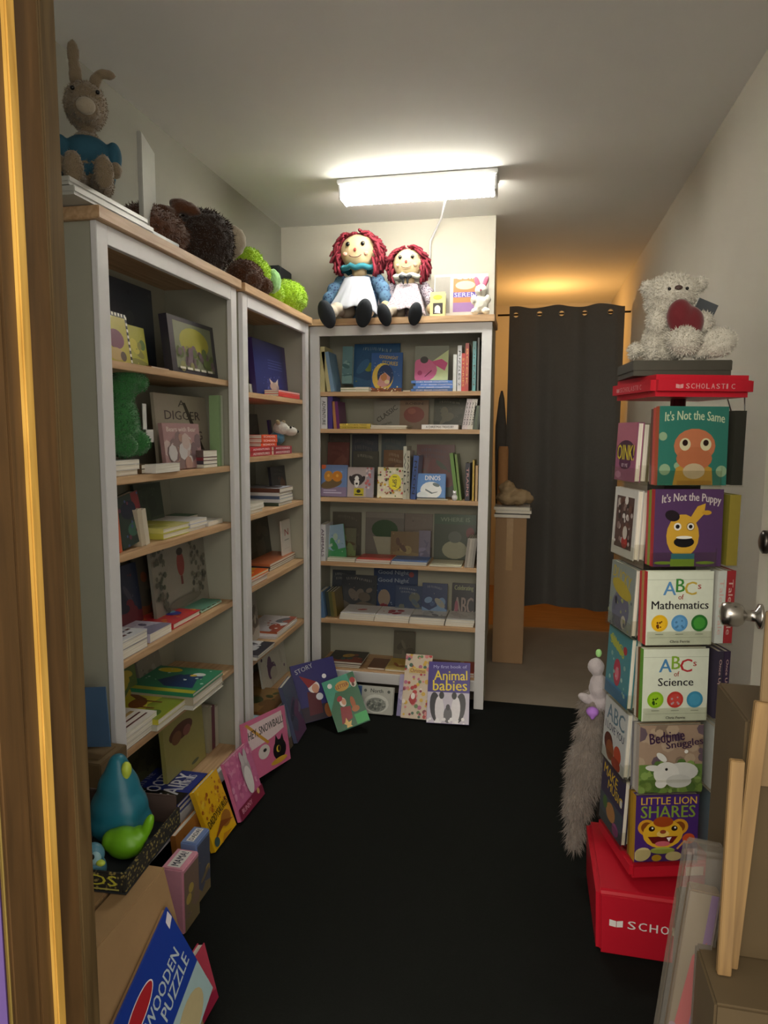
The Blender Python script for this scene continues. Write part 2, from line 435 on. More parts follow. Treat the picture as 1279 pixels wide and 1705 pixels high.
CN = {id(KB): 'back bookcase', id(KL): 'near left bookcase', id(KM): 'far left bookcase'}
RW = ['top shelf', 'second shelf', 'third shelf', 'fourth shelf', 'fifth shelf', 'bottom shelf']

# generic illustrated cover, used for covers the photograph shows only dimly
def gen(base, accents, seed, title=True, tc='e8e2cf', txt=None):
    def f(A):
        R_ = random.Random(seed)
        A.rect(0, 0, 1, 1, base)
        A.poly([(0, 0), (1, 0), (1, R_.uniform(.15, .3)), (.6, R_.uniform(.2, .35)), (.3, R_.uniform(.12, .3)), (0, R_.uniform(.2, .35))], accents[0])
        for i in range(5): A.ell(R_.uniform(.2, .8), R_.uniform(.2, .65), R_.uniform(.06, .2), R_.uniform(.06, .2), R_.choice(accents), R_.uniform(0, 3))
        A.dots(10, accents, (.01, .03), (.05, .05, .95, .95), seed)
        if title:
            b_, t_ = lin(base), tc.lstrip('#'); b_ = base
            mc = ''.join('%02x' % int(.55*int(b_[q:q+2], 16)+.45*int(t_[q:q+2], 16)) for q in (0, 2, 4))
            for i in range(R_.choice((1, 2))):
                x = R_.uniform(.12, .25)
                while x < R_.uniform(.7, .86):
                    w_ = R_.uniform(.02, .055); y = .84-.11*i+.03*math.sin(x*5); k_ = R_.uniform(-.015, .015)
                    A.poly([(x, y), (x+w_*.5, y+k_), (x+w_*.5+k_, y+.06), (x+k_, y+.065)], mc); x += w_+.015
    return f
def where(K, row): return ', %s, %s' % (RW[row], CN[id(K)])
def face(K, row, x0, x1, ytop, v, c, art, label, tilt=7, t=.012, ybot=None, roll=0, spine=None, z=None, hard=True, name='book', cat='book', dy=0, raw=False):
    """a book standing with its cover towards the room"""
    z0 = K.z[row] if row is not None else 0.0
    if z is not None: z0 = z
    ua = K.U(x0, v, z0+.05); ub = K.U(x1, v, z0+.05)
    if ybot is not None: z0 = K.Z((ua+ub)/2, v, ybot)
    if row is not None: ua = max(ua, .026); ub = min(ub, K.w-.026); ua = min(ua, ub-.03)
    w = ub-ua; sn, cs = math.sin(math.radians(tilt)), math.cos(math.radians(tilt))
    h = solve(lambda q: -proj(K.P((ua+ub)/2, v+q*sn, z0+q*cs))[1], -ytop, .01, .9)
    if row is not None:
        top = (K.z[row-1]-.024 if row else HB-.02)
        av = D-.012-v-t
        if h*sn > av: tilt = math.degrees(math.asin(max(av, 0)/h)); cs = math.cos(math.radians(tilt))
        h = min(h, (top-z0-.004-t*math.sin(math.radians(max(tilt, 0)))-w*abs(math.sin(math.radians(roll))))/cs)
    m = K.M @ T((ua, v, z0+.0008+t*math.sin(math.radians(max(tilt, 0)))+w*math.sin(math.radians(max(roll, 0))))) @ R(-tilt, 'X') @ R(roll, 'Y')
    return book(label if raw else label+where(K, row if row is not None else 5), w, h, t, c, m, art, spine, hard, name=name, cat=cat)
def spines(K, row, x0, x1, ytop, v, cols, label, lean=0, depth=.15, texts=None, tcol='222222', ys=None, z=None):
    """books standing with their spines out; lean>0 tips the top to the left"""
    z0 = K.z[row] if z is None else z; n = len(cols)
    ua = K.U(x0, v, z0+.02); ub = K.U(x1, v, z0+.02); t = (ub-ua)/n
    t = min(t, .04)
    for i, c in enumerate(cols):
        u = ua+(ub-ua)*i/n
        h = (K.Z(u, v, ys[i] if ys else ytop)-z0)
        k = math.sin(math.radians(abs(lean))); h = (h-t*k)/math.cos(math.radians(lean))
        q = T((u, v, z0+.0006)) @ (R(-lean, 'Y') if lean >= 0 else T((t, 0, 0)) @ R(-lean, 'Y') @ T((-t, 0, 0)))
        lb = label[i] if isinstance(label, (list, tuple)) else label + (', %s' % ORD[i] if n > 1 else '')
        book(lb+where(K, row), depth, h-.001, t*.97, c, K.M @ q @ R(90, 'Z') @ T((0, -t*.985, 0)), None, None, True,
             spine_text=(texts[i] if texts else None), stc=tcol)
ORD = ['first', 'second', 'third', 'fourth', 'fifth', 'sixth', 'seventh', 'eighth', 'ninth']
def flats(K, row, x0, x1, v, ts, cols, label, depth=.2, art=None, z=None, spine_out=False, shrink=0, yaw=0, texts=None, tcol='ffffff', akey=None, hard=False):
    """a stack of books lying flat, page edges (or spines) to the room"""
    z0 = (K.z[row] if z is None else z)+.0006
    ua = K.U(x0, v, z0); ub = K.U(x1, v, z0)
    ua = max(ua, .027+shrink); ub = min(ub, K.w-.027-shrink); w = ub-ua; n = len(ts); depth = min(depth, D-.012-v-shrink)
    for i in range(n):
        du = shrink*(i % 3-1)
        lb = label + (', %s' % ('lowest' if i == 0 else 'topmost' if i == n-1 else ORD[i]+' up') if n > 1 else '')
        at = art if i == n-1 else None
        base = K.M @ T((ua+du, v+abs(du)*.6, z0+ts[i])) @ T((w/2, 0, 0)) @ R(yaw*(1 if i % 2 == 0 else -.6), 'Z') @ T((-w/2, 0, 0))
        if spine_out:
            m = base @ T((w, 0, 0)) @ R(90, 'Z') @ R(-90, 'X'); ww, hh = depth, w
        else:
            m = base @ R(-90, 'X'); ww, hh = w, depth
        book(lb+where(K, row), ww, hh, ts[i]-.0006, cols[i % len(cols)], m, at, None, hard,
             spine_text=(texts[i % len(texts)] if texts and spine_out else None), stc=tcol, artkey=akey)
        z0 += ts[i]
    return z0

# ================================================================ COVER ART (key covers)
def a_moon(A):
    A.rect(0, 0, 1, 1, '2f5ea0'); A.ell(.38, .38, .34, .36, 'e8c95a'); A.ell(.46, .42, .26, .28, '27406e')
    A.poly([(.2, .2), (.3, .42), (.45, .5), (.62, .38), (.6, .2), (.4, .1)], 'd8a2a0'); A.ell(.42, .38, .1, .1, 'c98a5a'); A.ell(.52, .26, .08, .05, 'efe2b8')
    A.text('GOODNIGHT', .25, .84, .85, .92, 'c9b040', -.1); A.text('STORIES', .35, .68, .85, .78, 'c9b040', -.1)
    A.rect(0, 0, 1, .1, '7a4a30'); A.dots(30, ['d9c46a', 'b05a34', 'e8e0c0'], (.012, .03), (0, .0, 1, .13), 3); A.dots(20, ['c8d8ee'], (.005, .012), (.05, .4, .95, .95), 4)
def a_pig(A):
    A.rect(0, 0, 1, 1, '8b9084'); A.poly([(.45, .5), (1, .88), (1, 0), (.4, 0)], 'd3e0a8'); A.ell(.25, .3, .42, .34, 'd8709a'); A.poly([(.5, .55), (.8, .62), (.98, .5), (.9, .28), (.6, .45)], 'd45a8c')
    A.ell(.28, .6, .12, .1, '4a4a48'); A.ell(.16, .22, .07, .07, 'b84a78'); A.poly([(.3, .12), (.5, .3), (.52, .28), (.32, .1)], '7a2a4c')
def a_ispy(A):
    A.rect(0, 0, 1, 1, 'e8e2c8'); A.dots(90, ['b8433a', 'd9b23a', '6d8a4a', 'f3eed8', '9a6a4a', 'c47a9a', '40503a'], (.02, .05), seed=5)
    A.ell(.68, .52, .24, .26, 'e9dc2a'); A.text('I SPY', .46, .45, .88, .59, '26262a', -PI/2)
def a_dog(A):
    A.rect(0, 0, 1, 1, 'b8acac'); A.rect(.72, 0, 1, 1, 'a09aa8'); A.dots(14, ['c06a6a', 'd8c8c8'], (.03, .06), (.7, .3, 1, 1), 8)
    A.ell(.36, .58, .26, .2, '3c3436'); A.ell(.36, .52, .1, .2, 'eceae6'); A.ell(.26, .58, .035, None, '111111'); A.ell(.46, .58, .035, None, '111111'); A.ell(.36, .45, .05, .035, '181818')
    A.ell(.14, .6, .07, .12, '2c2628', .4); A.ell(.6, .6, .07, .12, '2c2628', -.4); A.rect(.26, .04, .64, .3, 'c2b82a'); A.ell(.44, .2, .08, .06, '1c1c18'); A.rect(.3, .07, .6, .11, '30301c')
def a_nut(A):
    A.rect(0, 0, 1, 1, '6a86b8'); A.rect(0, 0, 1, .3, '8a7a9a'); A.ell(.4, .4, .42, .14, '6e5a3c', .25); A.ell(.28, .64, .17, .17, 'c78a34'); A.ell(.62, .64, .2, .17, 'd08428'); A.ell(.28, .66, .05, .05, 'e8b050'); A.ell(.62, .66, .05, .05, 'e8b050')
    A.rect(.1, .1, .8, .14, 'c8c0d8'); A.rect(.1, .18, .6, .21, 'c8c0d8'); A.ell(.08, .94, .1, .08, 'd86a3a')
def a_dinos(A):
    A.rect(0, 0, 1, 1, '5a8ed0'); A.text('DINOS', .28, .74, .82, .92, 'f4f4f4'); A.ell(.5, .34, .38, .34, 'eef2f4'); A.ell(.2, .14, .2, .14, 'e2eaee'); A.ell(.68, .56, .13, .07, '6a7a80', -.3); A.poly([(.3, .4), (.55, .25), (.75, .3), (.7, .26), (.52, .2), (.3, .34)], '6a7a80'); A.rect(0, 0, 1, .06, '3a4a58')
def a_goodnight(A):
    A.rect(0, 0, 1, 1, '22385e'); A.text('Good Night', .1, .82, .8, .94, '8a98a8'); A.text('Good Night', .1, .64, .8, .76, '8a98a8'); A.ell(.86, .86, .06, .06, '8e3a3a'); A.ell(.25, .3, .14, .2, '8a7a6a'); A.ell(.25, .1, .1, .08, '7a2e38'); A.dots(14, ['7a8aa0'], (.01, .02), seed=4)
def a_abcdark(A):
    A.rect(0, 0, 1, 1, '201e22'); A.text('Celebrating', .1, .76, .92, .94, '8e9468'); A.text('ABC', .08, .12, .92, .6, '8a7a74'); A.ell(.2, .3, .08, .2, '8a4a5a')
def a_classic(A):
    A.rect(0, 0, 1, 1, '8c8c84'); A.text('CLASSIC', .05, .45, .95, .62, '35332f', .62); A.text('stories', .3, .15, .7, .24, '4a4a42', .3)
def a_tanred(A):
    A.rect(0, 0, 1, 1, '8a7460'); A.ell(.5, .5, .36, .28, '84463e'); A.ell(.42, .62, .14, .1, '9a5a4a'); A.text('ROBIN', .2, .84, .8, .92, '4a3a34')
def a_boat(A):
    A.rect(0, 0, 1, 1, '6a6660'); A.ell(.5, .62, .34, .22, '2e4a2c'); A.poly([(.2, .45), (.8, .45), (.66, .05), (.34, .05)], '9a9884'); A.rect(0, .88, 1, 1, '7c7870')
def a_sheep(A):
    A.rect(0, 0, 1, 1, '3c4638'); A.rect(0, .78, 1, 1, '36503a'); A.text('WHERE IS', .15, .84, .85, .93, '7a8a74'); A.ell(.5, .22, .3, .2, '8e8e74'); A.ell(.5, .5, .16, .13, '555c52'); A.ell(.86, .6, .1, .12, '6e3a3a')
def a_animal(A):
    A.rect(0, 0, 1, 1, '43348a'); A.rect(0, 0, 1, .5, 'c9c4d6')
    A.text('My first book of', .12, .88, .92, .95, 'a8a8e0', .03); A.text('Animal', .14, .7, .93, .86, 'f0d83a', .03); A.text('babies', .12, .53, .93, .7, 'f0d83a', .03)
    for s, x in ((1, .3), (-1, .68)):
        A.ell(x-.1*s, .26, .13, .24, '1f2130', .12*s); A.ell(x, .22, .11, .22, 'e6e4ec', .05*s); A.ell(x+.04*s, .45, .06, .06, '23242e')
    A.ell(.5, .14, .1, .13, '5a5a64'); A.ell(.5, .26, .05, .05, '3a3a44'); A.dots(20, ['efeff4'], (.02, .05), (0, 0, 1, .08), 3)
def a_green(A):
    A.rect(0, 0, 1, 1, '2f6a48'); A.rect(0, .72, .8, 1, '3f9a80'); A.poly([(0, .4), (.3, .72), (0, .9)], '3f9a80'); A.ell(.2, .88, .07, .05, 'eeeeea')
    A.ell(.55, .8, .22, .1, 'c79a44'); A.text('LETTER', .36, .77, .74, .84, '7a2a1c'); A.ell(.9, .8, .1, .1, 'd8d0c0'); A.ell(.9, .84, .08, .06, 'a82a2a'); A.ell(.88, .76, .04, .04, '6a4030')
    A.poly([(.2, .1), (.55, .15), (.6, .38), (.3, .42)], '8e2028'); A.ell(.42, .5, .1, .09, 'f0e6e0'); A.ell(.45, .5, .065, .065, 'd8a080'); A.ell(.36, .58, .09, .05, 'a8202a', .6); A.ell(.7, .42, .07, .13, 'a85a2a'); A.ell(.72, .3, .12, .06, 'b06a34')
    A.poly([(.3, .12), (.36, .2), (.4, .1), (.5, .12), (.44, .04), (.48, -.02), (.38, .01), (.3, 0), (.32, .06), (.25, .1)], 'e8c070'); A.rect(.62, .0, 1, .2, '2fae58')
def a_blueelf(A):
    A.rect(0, 0, 1, 1, '27246a'); A.rect(0, 0, 1, .25, '2a1a30'); A.text('STORY', .08, .86, .5, .94, 'a8acb8', .2); A.ell(.7, .7, .05, None, 'f4f4f8')
    A.poly([(.2, .1), (.5, .1), (.52, .45), (.25, .5)], '5a1626'); A.ell(.42, .56, .13, .1, 'eee6e6'); A.ell(.45, .53, .08, .08, 'd49a80'); A.poly([(.15, .8), (.5, .64), (.3, .56)], '8a1a26'); A.ell(.5, .38, .08, .06, 'dde0ea'); A.ell(.62, .12, .08, .12, '9a5a2a'); A.ell(.9, .12, .09, .07, 'c0c4e0')
def a_norll(A):
    A.rect(0, 0, 1, 1, 'b9bbb4'); A.rect(0, 0, .14, 1, '3f5f96'); A.text('North', .38, .78, .72, .92, '3a3e3c'); A.ell(.55, .38, .34, .34, 'd4d6d0'); A.ell(.55, .34, .27, .26, '8a8e88'); A.dots(40, ['5e6460', 'a8aca4', '747a74'], (.02, .04), (.32, .14, .8, .5), 5)
    A.ell(.24, .84, .04, None, '5c625e'); A.ell(.88, .84, .04, None, '5c625e')
def a_floral(A):
    A.rect(0, 0, 1, 1, 'd8c8b4'); A.dots(80, ['b83a3a', 'd8b24a', '6a8a5a', 'efe6dc', 'b86a8a', '8a3a4a', 'd88a8a', '4a6a5a'], (.04, .09), seed=9); A.rect(.18, .7, .82, .78, 'd8c070'); A.text('Christmas', .22, .71, .78, .77, '8a2a2a'); A.ell(.4, .3, .13, .09, 'b02a30'); A.ell(.4, .34, .08, .05, 'f0e8e4')
def a_lion(A):
    A.rect(0, 0, 1, 1, '4a2a7a'); A.text('LITTLE LION', .08, .86, .96, .97, 'e8c044'); A.text('SHARES', .08, .66, .94, .84, '8aa83a')
    A.ell(.18, .52, .14, .12, 'dca02a'); A.ell(.18, .52, .09, .08, '8a4a1a'); A.ell(.7, .52, .14, .12, 'dca02a'); A.ell(.7, .52, .09, .08, '8a4a1a')
    A.ell(.44, .42, .32, .22, 'eab830'); A.ell(.44, .6, .16, .08, 'a84a1c'); A.poly([(.2, .38), (.68, .38), (.6, .28), (.44, .24), (.28, .28)], '6a1a1a'); A.ell(.44, .27, .12, .04, 'd86a7a')
    A.ell(.44, .42, .1, .05, 'f4d478'); A.ell(.44, .45, .05, .03, '9a4a2a'); A.ell(.26, .5, .05, .04, '241208'); A.ell(.62, .5, .05, .04, '241208'); A.ell(.27, .51, .015, None, 'ffffff'); A.ell(.63, .51, .015, None, 'ffffff')
    A.poly([(.5, .36), (.54, .3), (.58, .37)], 'ffffff'); A.ell(.44, .17, .2, .05, 'a8b858'); A.ell(.12, .12, .14, .1, 'dccf9a', .3); A.ell(.62, .08, .13, .07, 'dccf9a'); A.ell(.35, .06, .08, .05, 'c8a02a')
    A.ell(.85, .34, .1, .08, 'd0542a'); A.poly([(.66, .2), (.78, .32), (.8, .3), (.68, .18)], 'd8a050'); A.rect(.78, .1, .95, .19, 'b890b8')
def a_bed(A):
    A.rect(0, 0, 1, 1, 'a9927e'); A.dots(26, ['8a7868', 'b8a48e', '6a5a66'], (.05, .12), (0, .4, 1, .95), 11); A.rect(0, 0, 1, .42, '6a8a44'); A.dots(60, ['7a9a4a', '56783a', '8aa85a'], (.03, .08), (0, 0, 1, .45), 6)
    A.text('Bedtime', .14, .76, .68, .92, '3a2044', .12); A.text('Snuggles', .4, .66, .98, .8, '3a2044', .12)
    A.ell(.66, .32, .26, .14, 'd9dcd8'); A.ell(.42, .3, .2, .17, 'e4e6e2'); A.ell(.22, .38, .13, .045, 'e0e2de', -.1); A.ell(.34, .54, .1, .045, 'e6e8e4', -.7); A.ell(.62, .18, .2, .1, 'cfd2ce'); A.ell(.34, .15, .09, .07, 'e8eae6'); A.ell(.42, .36, .022, None, '1a1a1a'); A.ell(.72, .62, .03, None, 'f4f4f0')
def abc(c1, c2, c3, word, d1, d2, d3, w3):
    def f(A):
        A.rect(0, 0, 1, 1, 'dfe8d8'); A.rect(0, .885, 1, .89, 'a8b4a0'); A.rect(.05, .1, 1, .105, 'a8b4a0')
        A.text('A', .24, .68, .43, .86, c1); A.text('B', .43, .72, .56, .9, c2); A.text('C', .56, .68, .74, .86, c3); A.text('s', .76, .76, .81, .82, 'a83030'); A.text('of', .47, .62, .55, .69, 'a04030')
        A.text(word, .5-w3, .49, .5+w3, .6, '14141c')
        for k, dd in enumerate((d1, d2, d3)):
            A.ell(.2+.3*k, .3, .125, None, dd[0], 0, 24); A.ell(.2+.3*k, .3, .09, None, dd[1], 0, 20); A.dots(7, [dd[2]], (.012, .022), (.14+.3*k, .24, .26+.3*k, .36), k+3); A.rect(.14+.3*k, .145, .26+.3*k, .155, '9aa494')
        A.text('Chris Ferrie', .36, .035, .66, .07, '3a3a3a')
    return f
a_math = abc('5a92c8', '3f8a3c', 'c8b04a', 'Mathematics', ('e8b820', 'eec02a', '6a3a10'), ('5a9ad0', '6aa8dc', '4a80b0'), ('2e7a34', '4aa040', '4aa040'), .43)
a_sci = abc('4a88bc', '86b03a', 'b83038', 'Science', ('8ac020', '9acc2a', '2a4a10'), ('c03a34', 'c84a44', 'b89aa0'), ('3f92b8', '4a9ec4', '4a9ec4'), .27)
def a_duck(A):
    A.rect(0, 0, 1, 1, '2f7468'); A.text("It's Not the Same", .08, .8, .94, .92, 'b8c8a8', -.02, .03)
    for x, y, r_ in ((.06, .62, .06), (.1, .2, .08), (.92, .18, .08), (.28, .25, .05)): A.ell(x, y, r_, None, '8aa888')
    A.poly([(.22, .0), (.8, .0), (.78, .22), (.5, .34), (.26, .22)], 'b08a3a'); A.ell(.52, .5, .3, .22, 'b87250'); A.ell(.52, .34, .26, .15, 'b06a48'); A.ell(.38, .52, .08, .08, 'ccc8a4'); A.ell(.68, .52, .08, .08, 'ccc8a4'); A.ell(.38, .54, .04, .04, '241410'); A.ell(.68, .54, .04, .04, '241410'); A.ell(.52, .18, .16, .1, 'b8a88a'); A.rect(.28, 0, .78, .06, '9a7430')
def a_pup(A):
    A.rect(0, 0, 1, 1, '553a64'); A.text("It's Not the Puppy", .1, .78, .96, .92, 'c8c0c0', -.02, .04)
    A.ell(.42, .4, .24, .28, 'd0a43a'); A.ell(.26, .66, .11, .07, '241c24', -.3); A.poly([(.5, .6), (.62, .78), (.74, .82), (.72, .68), (.6, .56)], 'd0a43a'); A.ell(.76, .7, .07, .03, 'c89a30')
    A.ell(.34, .52, .055, None, 'e8e6dc'); A.ell(.34, .52, .03, None, '181818'); A.ell(.53, .52, .06, None, '8a6a34'); A.ell(.53, .52, .05, None, 'e8e6dc'); A.ell(.53, .52, .028, None, '181818'); A.ell(.44, .32, .15, .07, '16141a'); A.ell(.44, .38, .12, .02, 'e8e8e0'); A.rect(.26, .1, .6, .17, '3a7a8a'); A.rect(.25, 0, .6, .1, '7a9a34'); A.ell(.15, .05, .14, .02, '7a9a34'); A.ell(.76, .05, .14, .02, '7a9a34')
def a_oink(A):
    A.rect(0, 0, 1, 1, '9a5a7c'); A.rect(0, .6, 1, 1, 'b06a80'); A.ell(.5, .5, .46, .2, '4a2a44'); A.ell(.5, .3, .3, .1, '5a3050'); A.text('OINK!', .08, .36, .92, .62, 'd8c83a'); A.text('BY ME', .35, .24, .65, .3, 'd0c0c8'); A.ell(.2, .1, .16, .06, 'c088a8')
def a_whitef(A):
    A.rect(0, 0, 1, 1, 'd4d4d0'); A.rect(.12, .12, .88, .88, '5a4440'); A.dots(44, ['8a7470', '3c302e', 'b8aca8', '6a4a40', 'd8d4d0'], (.03, .08), (.16, .2, .84, .84), 12); A.ell(.62, .22, .13, .09, 'a83a34'); A.ell(.62, .36, .1, .1, 'c8c0b8')
def a_yg(A):
    A.rect(0, 0, 1, 1, '8a9490'); A.ell(.5, .3, .36, .3, '66687e', .5); A.ell(.5, .62, .42, .12, 'b0a03a', -.2); A.text('DUCKY', .1, .72, .86, .9, 'b8a428', -.15); A.ell(.66, .14, .1, .1, 'b8b4a8'); A.ell(.3, .42, .05, .06, '3a3a46'); A.dots(24, ['9aa070', '5c6470'], (.02, .05), (0, 0, 1, .5), 3)
def a_teal(A):
    A.rect(0, 0, 1, 1, '4a8a94'); A.rect(0, 0, 1, .2, '3a74a0'); A.ell(.4, .78, .34, .06, 'a8b04a', -.3); A.text('SINGS', .12, .7, .76, .86, 'b0b848', -.25); A.ell(.5, .4, .16, .2, 'b03a50'); A.ell(.5, .38, .08, .1, 'd8788a'); A.ell(.78, .78, .08, .06, 'a83a44'); A.dots(12, ['a8c8c0', '8ab0a8'], (.02, .05), (.1, .15, .9, .65), 9)
def a_ily(A):
    A.rect(0, 0, 1, 1, 'c4c8c8'); A.text('ABC', .12, .66, .9, .92, '5a7a8c'); A.text('I LOVE YOU', .08, .5, .92, .62, '2a3a5a'); A.ell(.28, .3, .2, .16, '5a2a20'); A.ell(.36, .2, .18, .16, '8a5030'); A.ell(.7, .24, .16, .14, 'b04a30'); A.ell(.66, .08, .2, .1, 'a84838')
def a_py(A):
    A.rect(0, 0, 1, 1, '3a3450'); A.rect(0, 0, 1, .45, '46505a'); A.text('MAKE', .08, .74, .7, .9, 'd0b030', -.1); A.text('MUSIC', .3, .56, .94, .7, 'd0b030', -.1); A.ell(.5, .28, .2, .14, 'a87a4a'); A.ell(.24, .34, .1, .1, '4a6a3a'); A.ell(.74, .12, .14, .09, '8a4a7a'); A.ell(.9, .6, .05, .06, 'c8c8c8')
def a_daddy(A):
    A.rect(0, 0, 1, 1, 'e8b818'); A.dots(44, ['c8801a', 'd89a20', 'b0601a', 'f0cc40'], (.02, .05), (.04, .5, .96, .97), 4); A.text('DADDYSAURUS', .06, .38, .95, .5, '2a1a10', .12); A.ell(.7, .26, .2, .12, 'a8702a'); A.poly([(.05, .12), (.5, .3), (.95, .16), (.5, .2)], '8a4a1a'); A.ell(.15, .1, .1, .07, '3e5a5a'); A.poly([(.3, .0), (.45, .1), (.8, .04)], 'c88a20')
def a_bunny(A):
    A.rect(0, 0, 1, 1, 'd070a0'); A.dots(70, ['dc88b0', 'c46494', 'e49cc0'], (.02, .06), (0, .3, 1, 1), 14); A.rect(0, 0, 1, .2, '8a2a48'); A.ell(.62, .6, .16, .28, 'b8b0b4'); A.ell(.62, .45, .14, .24, 'e8e4e4'); A.ell(.56, .84, .06, .13, 'c8c0c4', .15); A.ell(.7, .84, .06, .13, 'c8c0c4', -.15); A.ell(.8, .16, .05, .05, 'd8b070'); A.text('BUNNY', .1, .08, .5, .16, 'e0a0b8')
def a_snow(A):
    A.rect(0, 0, 1, 1, 'd8709a'); A.poly([(.08, .5), (.62, .55), (.92, .62), (.9, .94), (.1, .92)], 'ecd8dc'); A.poly([(.05, .95), (.1, .97), (.55, .5), (.5, .48)], 'd8a03a'); A.text('HEY, SNOWBALL!', .1, .68, .92, .84, '1c1418', .03)
    A.ell(.76, .28, .16, .18, '18141a'); A.poly([(.66, .42), (.7, .56), (.76, .43)], '18141a'); A.poly([(.78, .43), (.86, .54), (.88, .38)], '18141a'); A.ell(.73, .3, .05, .06, 'e0c040'); A.ell(.745, .3, .03, .05, '18141a'); A.ell(.72, .1, .2, .05, 'e0b040'); A.ell(.4, .38, .13, .12, 'e4dcd8'); A.ell(.42, .4, .04, .03, '2a2a2a')
def a_tooth(A):
    A.rect(0, 0, 1, 1, '22348a'); A.rect(0, 0, .35, 1, '14141c'); A.text('GIRLS', .5, .1, .9, .22, 'c8c8d8', PI/2*0); A.text('TOOTH', .14, .4, .9, .6, 'dfe2ee'); A.text('FAIRY', .14, .12, .9, .36, 'dfe2ee'); A.text('MEETS THE', .2, .68, .8, .78, 'a8acc0'); A.dots(14, ['8a90b0'], (.01, .02), (.05, .8, .95, .98), 4)
def a_goose(A):
    A.rect(0, 0, 1, 1, '2f8a66'); A.rect(0, 0, .12, 1, 'b8b838'); A.poly([(.2, .1), (.6, .2), (.7, .5), (.4, .7), (.2, .5)], '1c3a68'); A.ell(.62, .3, .12, .16, '24406e'); A.ell(.74, .24, .07, .09, 'e8ecea'); A.ell(.68, .3, .04, .05, 'd8b83a'); A.ell(.84, .72, .1, .18, 'e8d020'); A.dots(12, ['d8ece4'], (.01, .03), (.3, .05, .98, .9), 5)
def a_horse(A):
    A.rect(0, 0, 1, 1, 'c8c23a'); A.poly([(0, 0), (1, 0), (1, .3), (.5, .4), (0, .25)], '8a9a34'); A.ell(.5, .55, .2, .12, '8a4a24', .3); A.poly([(.6, .6), (.8, .85), (.86, .78), (.68, .5)], '7a3e1c'); A.rect(.36, .25, .4, .5, '7a3e1c'); A.rect(.6, .25, .64, .5, '7a3e1c'); A.ell(.2, .16, .14, .08, '4a6a2a')
def a_redflat(A):
    A.rect(0, 0, 1, 1, 'c8323a'); A.dots(22, ['d86a2a', 'b82a50', 'e08a30'], (.03, .06), (.05, .05, .95, .95), 6); A.ell(.62, .3, .14, .13, '3a3a9a'); A.ell(.7, .36, .08, .06, '6aa0c0'); A.ell(.7, .8, .12, .08, 'd8b030'); A.ell(.25, .75, .1, .08, '4a4a6a')
def a_whitetext(A):
    A.rect(0, 0, 1, 1, 'e4e6ea')
    for i in range(7):
        for k in range(5):
            if (i*3+k*5) % 4: A.rect(.08+.18*k, .1+.12*i, .08+.18*k+.12, .15+.12*i, ['2a2a34', '3c4c6a', '6a3a3a'][(i+k) % 3])
def a_redwhite(A):
    A.rect(0, 0, 1, 1, 'e8e4dc'); A.poly([(.1, .5), (.4, .8), (.9, .85), (.85, .7), (.45, .62), (.3, .45)], '7a1c20'); A.rect(.1, .28, .9, .34, 'd0b070'); A.rect(.1, .18, .9, .21, '5a2020'); A.rect(.1, .08, .9, .11, '5a2020')
def a_digger(A):
    A.rect(0, 0, 1, 1, 'a8a08e'); A.text('A', .42, .84, .56, .93, '4a4038'); A.text('DIGGER', .16, .66, .84, .78, '4a3c3c'); A.text('LIKES', .34, .53, .66, .6, '5c5248'); A.text('MOWING', .14, .38, .86, .5, '4a3c3c'); A.poly([(.5, .9), (.56, .9), (.95, .1), (.86, .1)], '3c342e'); A.rect(.62, .04, .98, .2, '8a3a2a')
def a_bear(A):
    A.rect(0, 0, 1, 1, 'a88484'); A.text('Bears with Bear', .1, .82, .9, .92, 'd8ccc8'); A.dots(34, ['8a7474', 'c0aca8', '7a6468', 'b08c80', 'c8c4c4'], (.05, .12), (.05, .05, .95, .72), 19)
def a_green_dark(A):
    A.rect(0, 0, 1, 1, '2a3a34'); A.rect(.7, 0, 1, 1, '7a2a30'); A.ell(.5, .7, .3, .18, '1c2438'); A.ell(.55, .3, .22, .14, '3e6a5a'); A.dots(14, ['4a5a8a', '6a3a4a'], (.03, .06), seed=2)
def a_framed(A):
    A.rect(0, 0, 1, 1, '34323c'); A.rect(.1, .1, .92, .92, '7c8468'); A.ell(.52, .6, .32, .26, 'a8a43a'); A.dots(44, ['6a5a60', '8a8a5a', '5a6a3a', '74606c'], (.03, .06), (.12, .14, .9, .45), 5)
    for i in range(5): A.rect(.14+.15*i, .09, .25+.15*i, .13, 'e8e6da')
def a_checker(A):
    A.rect(0, 0, 1, 1, '20201c'); 
    for i in range(8): A.rect(.02+.125*i, .93, .08+.125*i, .99, 'e8e4d0'); A.rect(.92, .02+.125*i, .99, .08+.125*i, 'e8e4d0')
    A.rect(0, 0, .9, .91, 'b8ac34'); A.ell(.4, .45, .34, .2, '7a4058'); A.ell(.35, .15, .3, .13, 'c0a468'); A.ell(.62, .12, .12, .1, '5a4a3a')
def a_greyinsect(A):
    A.rect(0, 0, 1, 1, '8e8a7e'); A.ell(.5, .62, .07, .16, '8a3a34'); A.ell(.5, .78, .06, .05, '3a302c'); A.rect(.48, .35, .52, .46, '6a302c'); A.dots(60, ['4a4a42', '5c5c50', '6a6658'], (.01, .03), (.68, .1, .98, .9), 8); A.dots(50, ['4c5244', '5c5c50'], (.01, .03), (.02, .1, .2, .9), 9); A.ell(.5, .14, .3, .06, '6e685c')
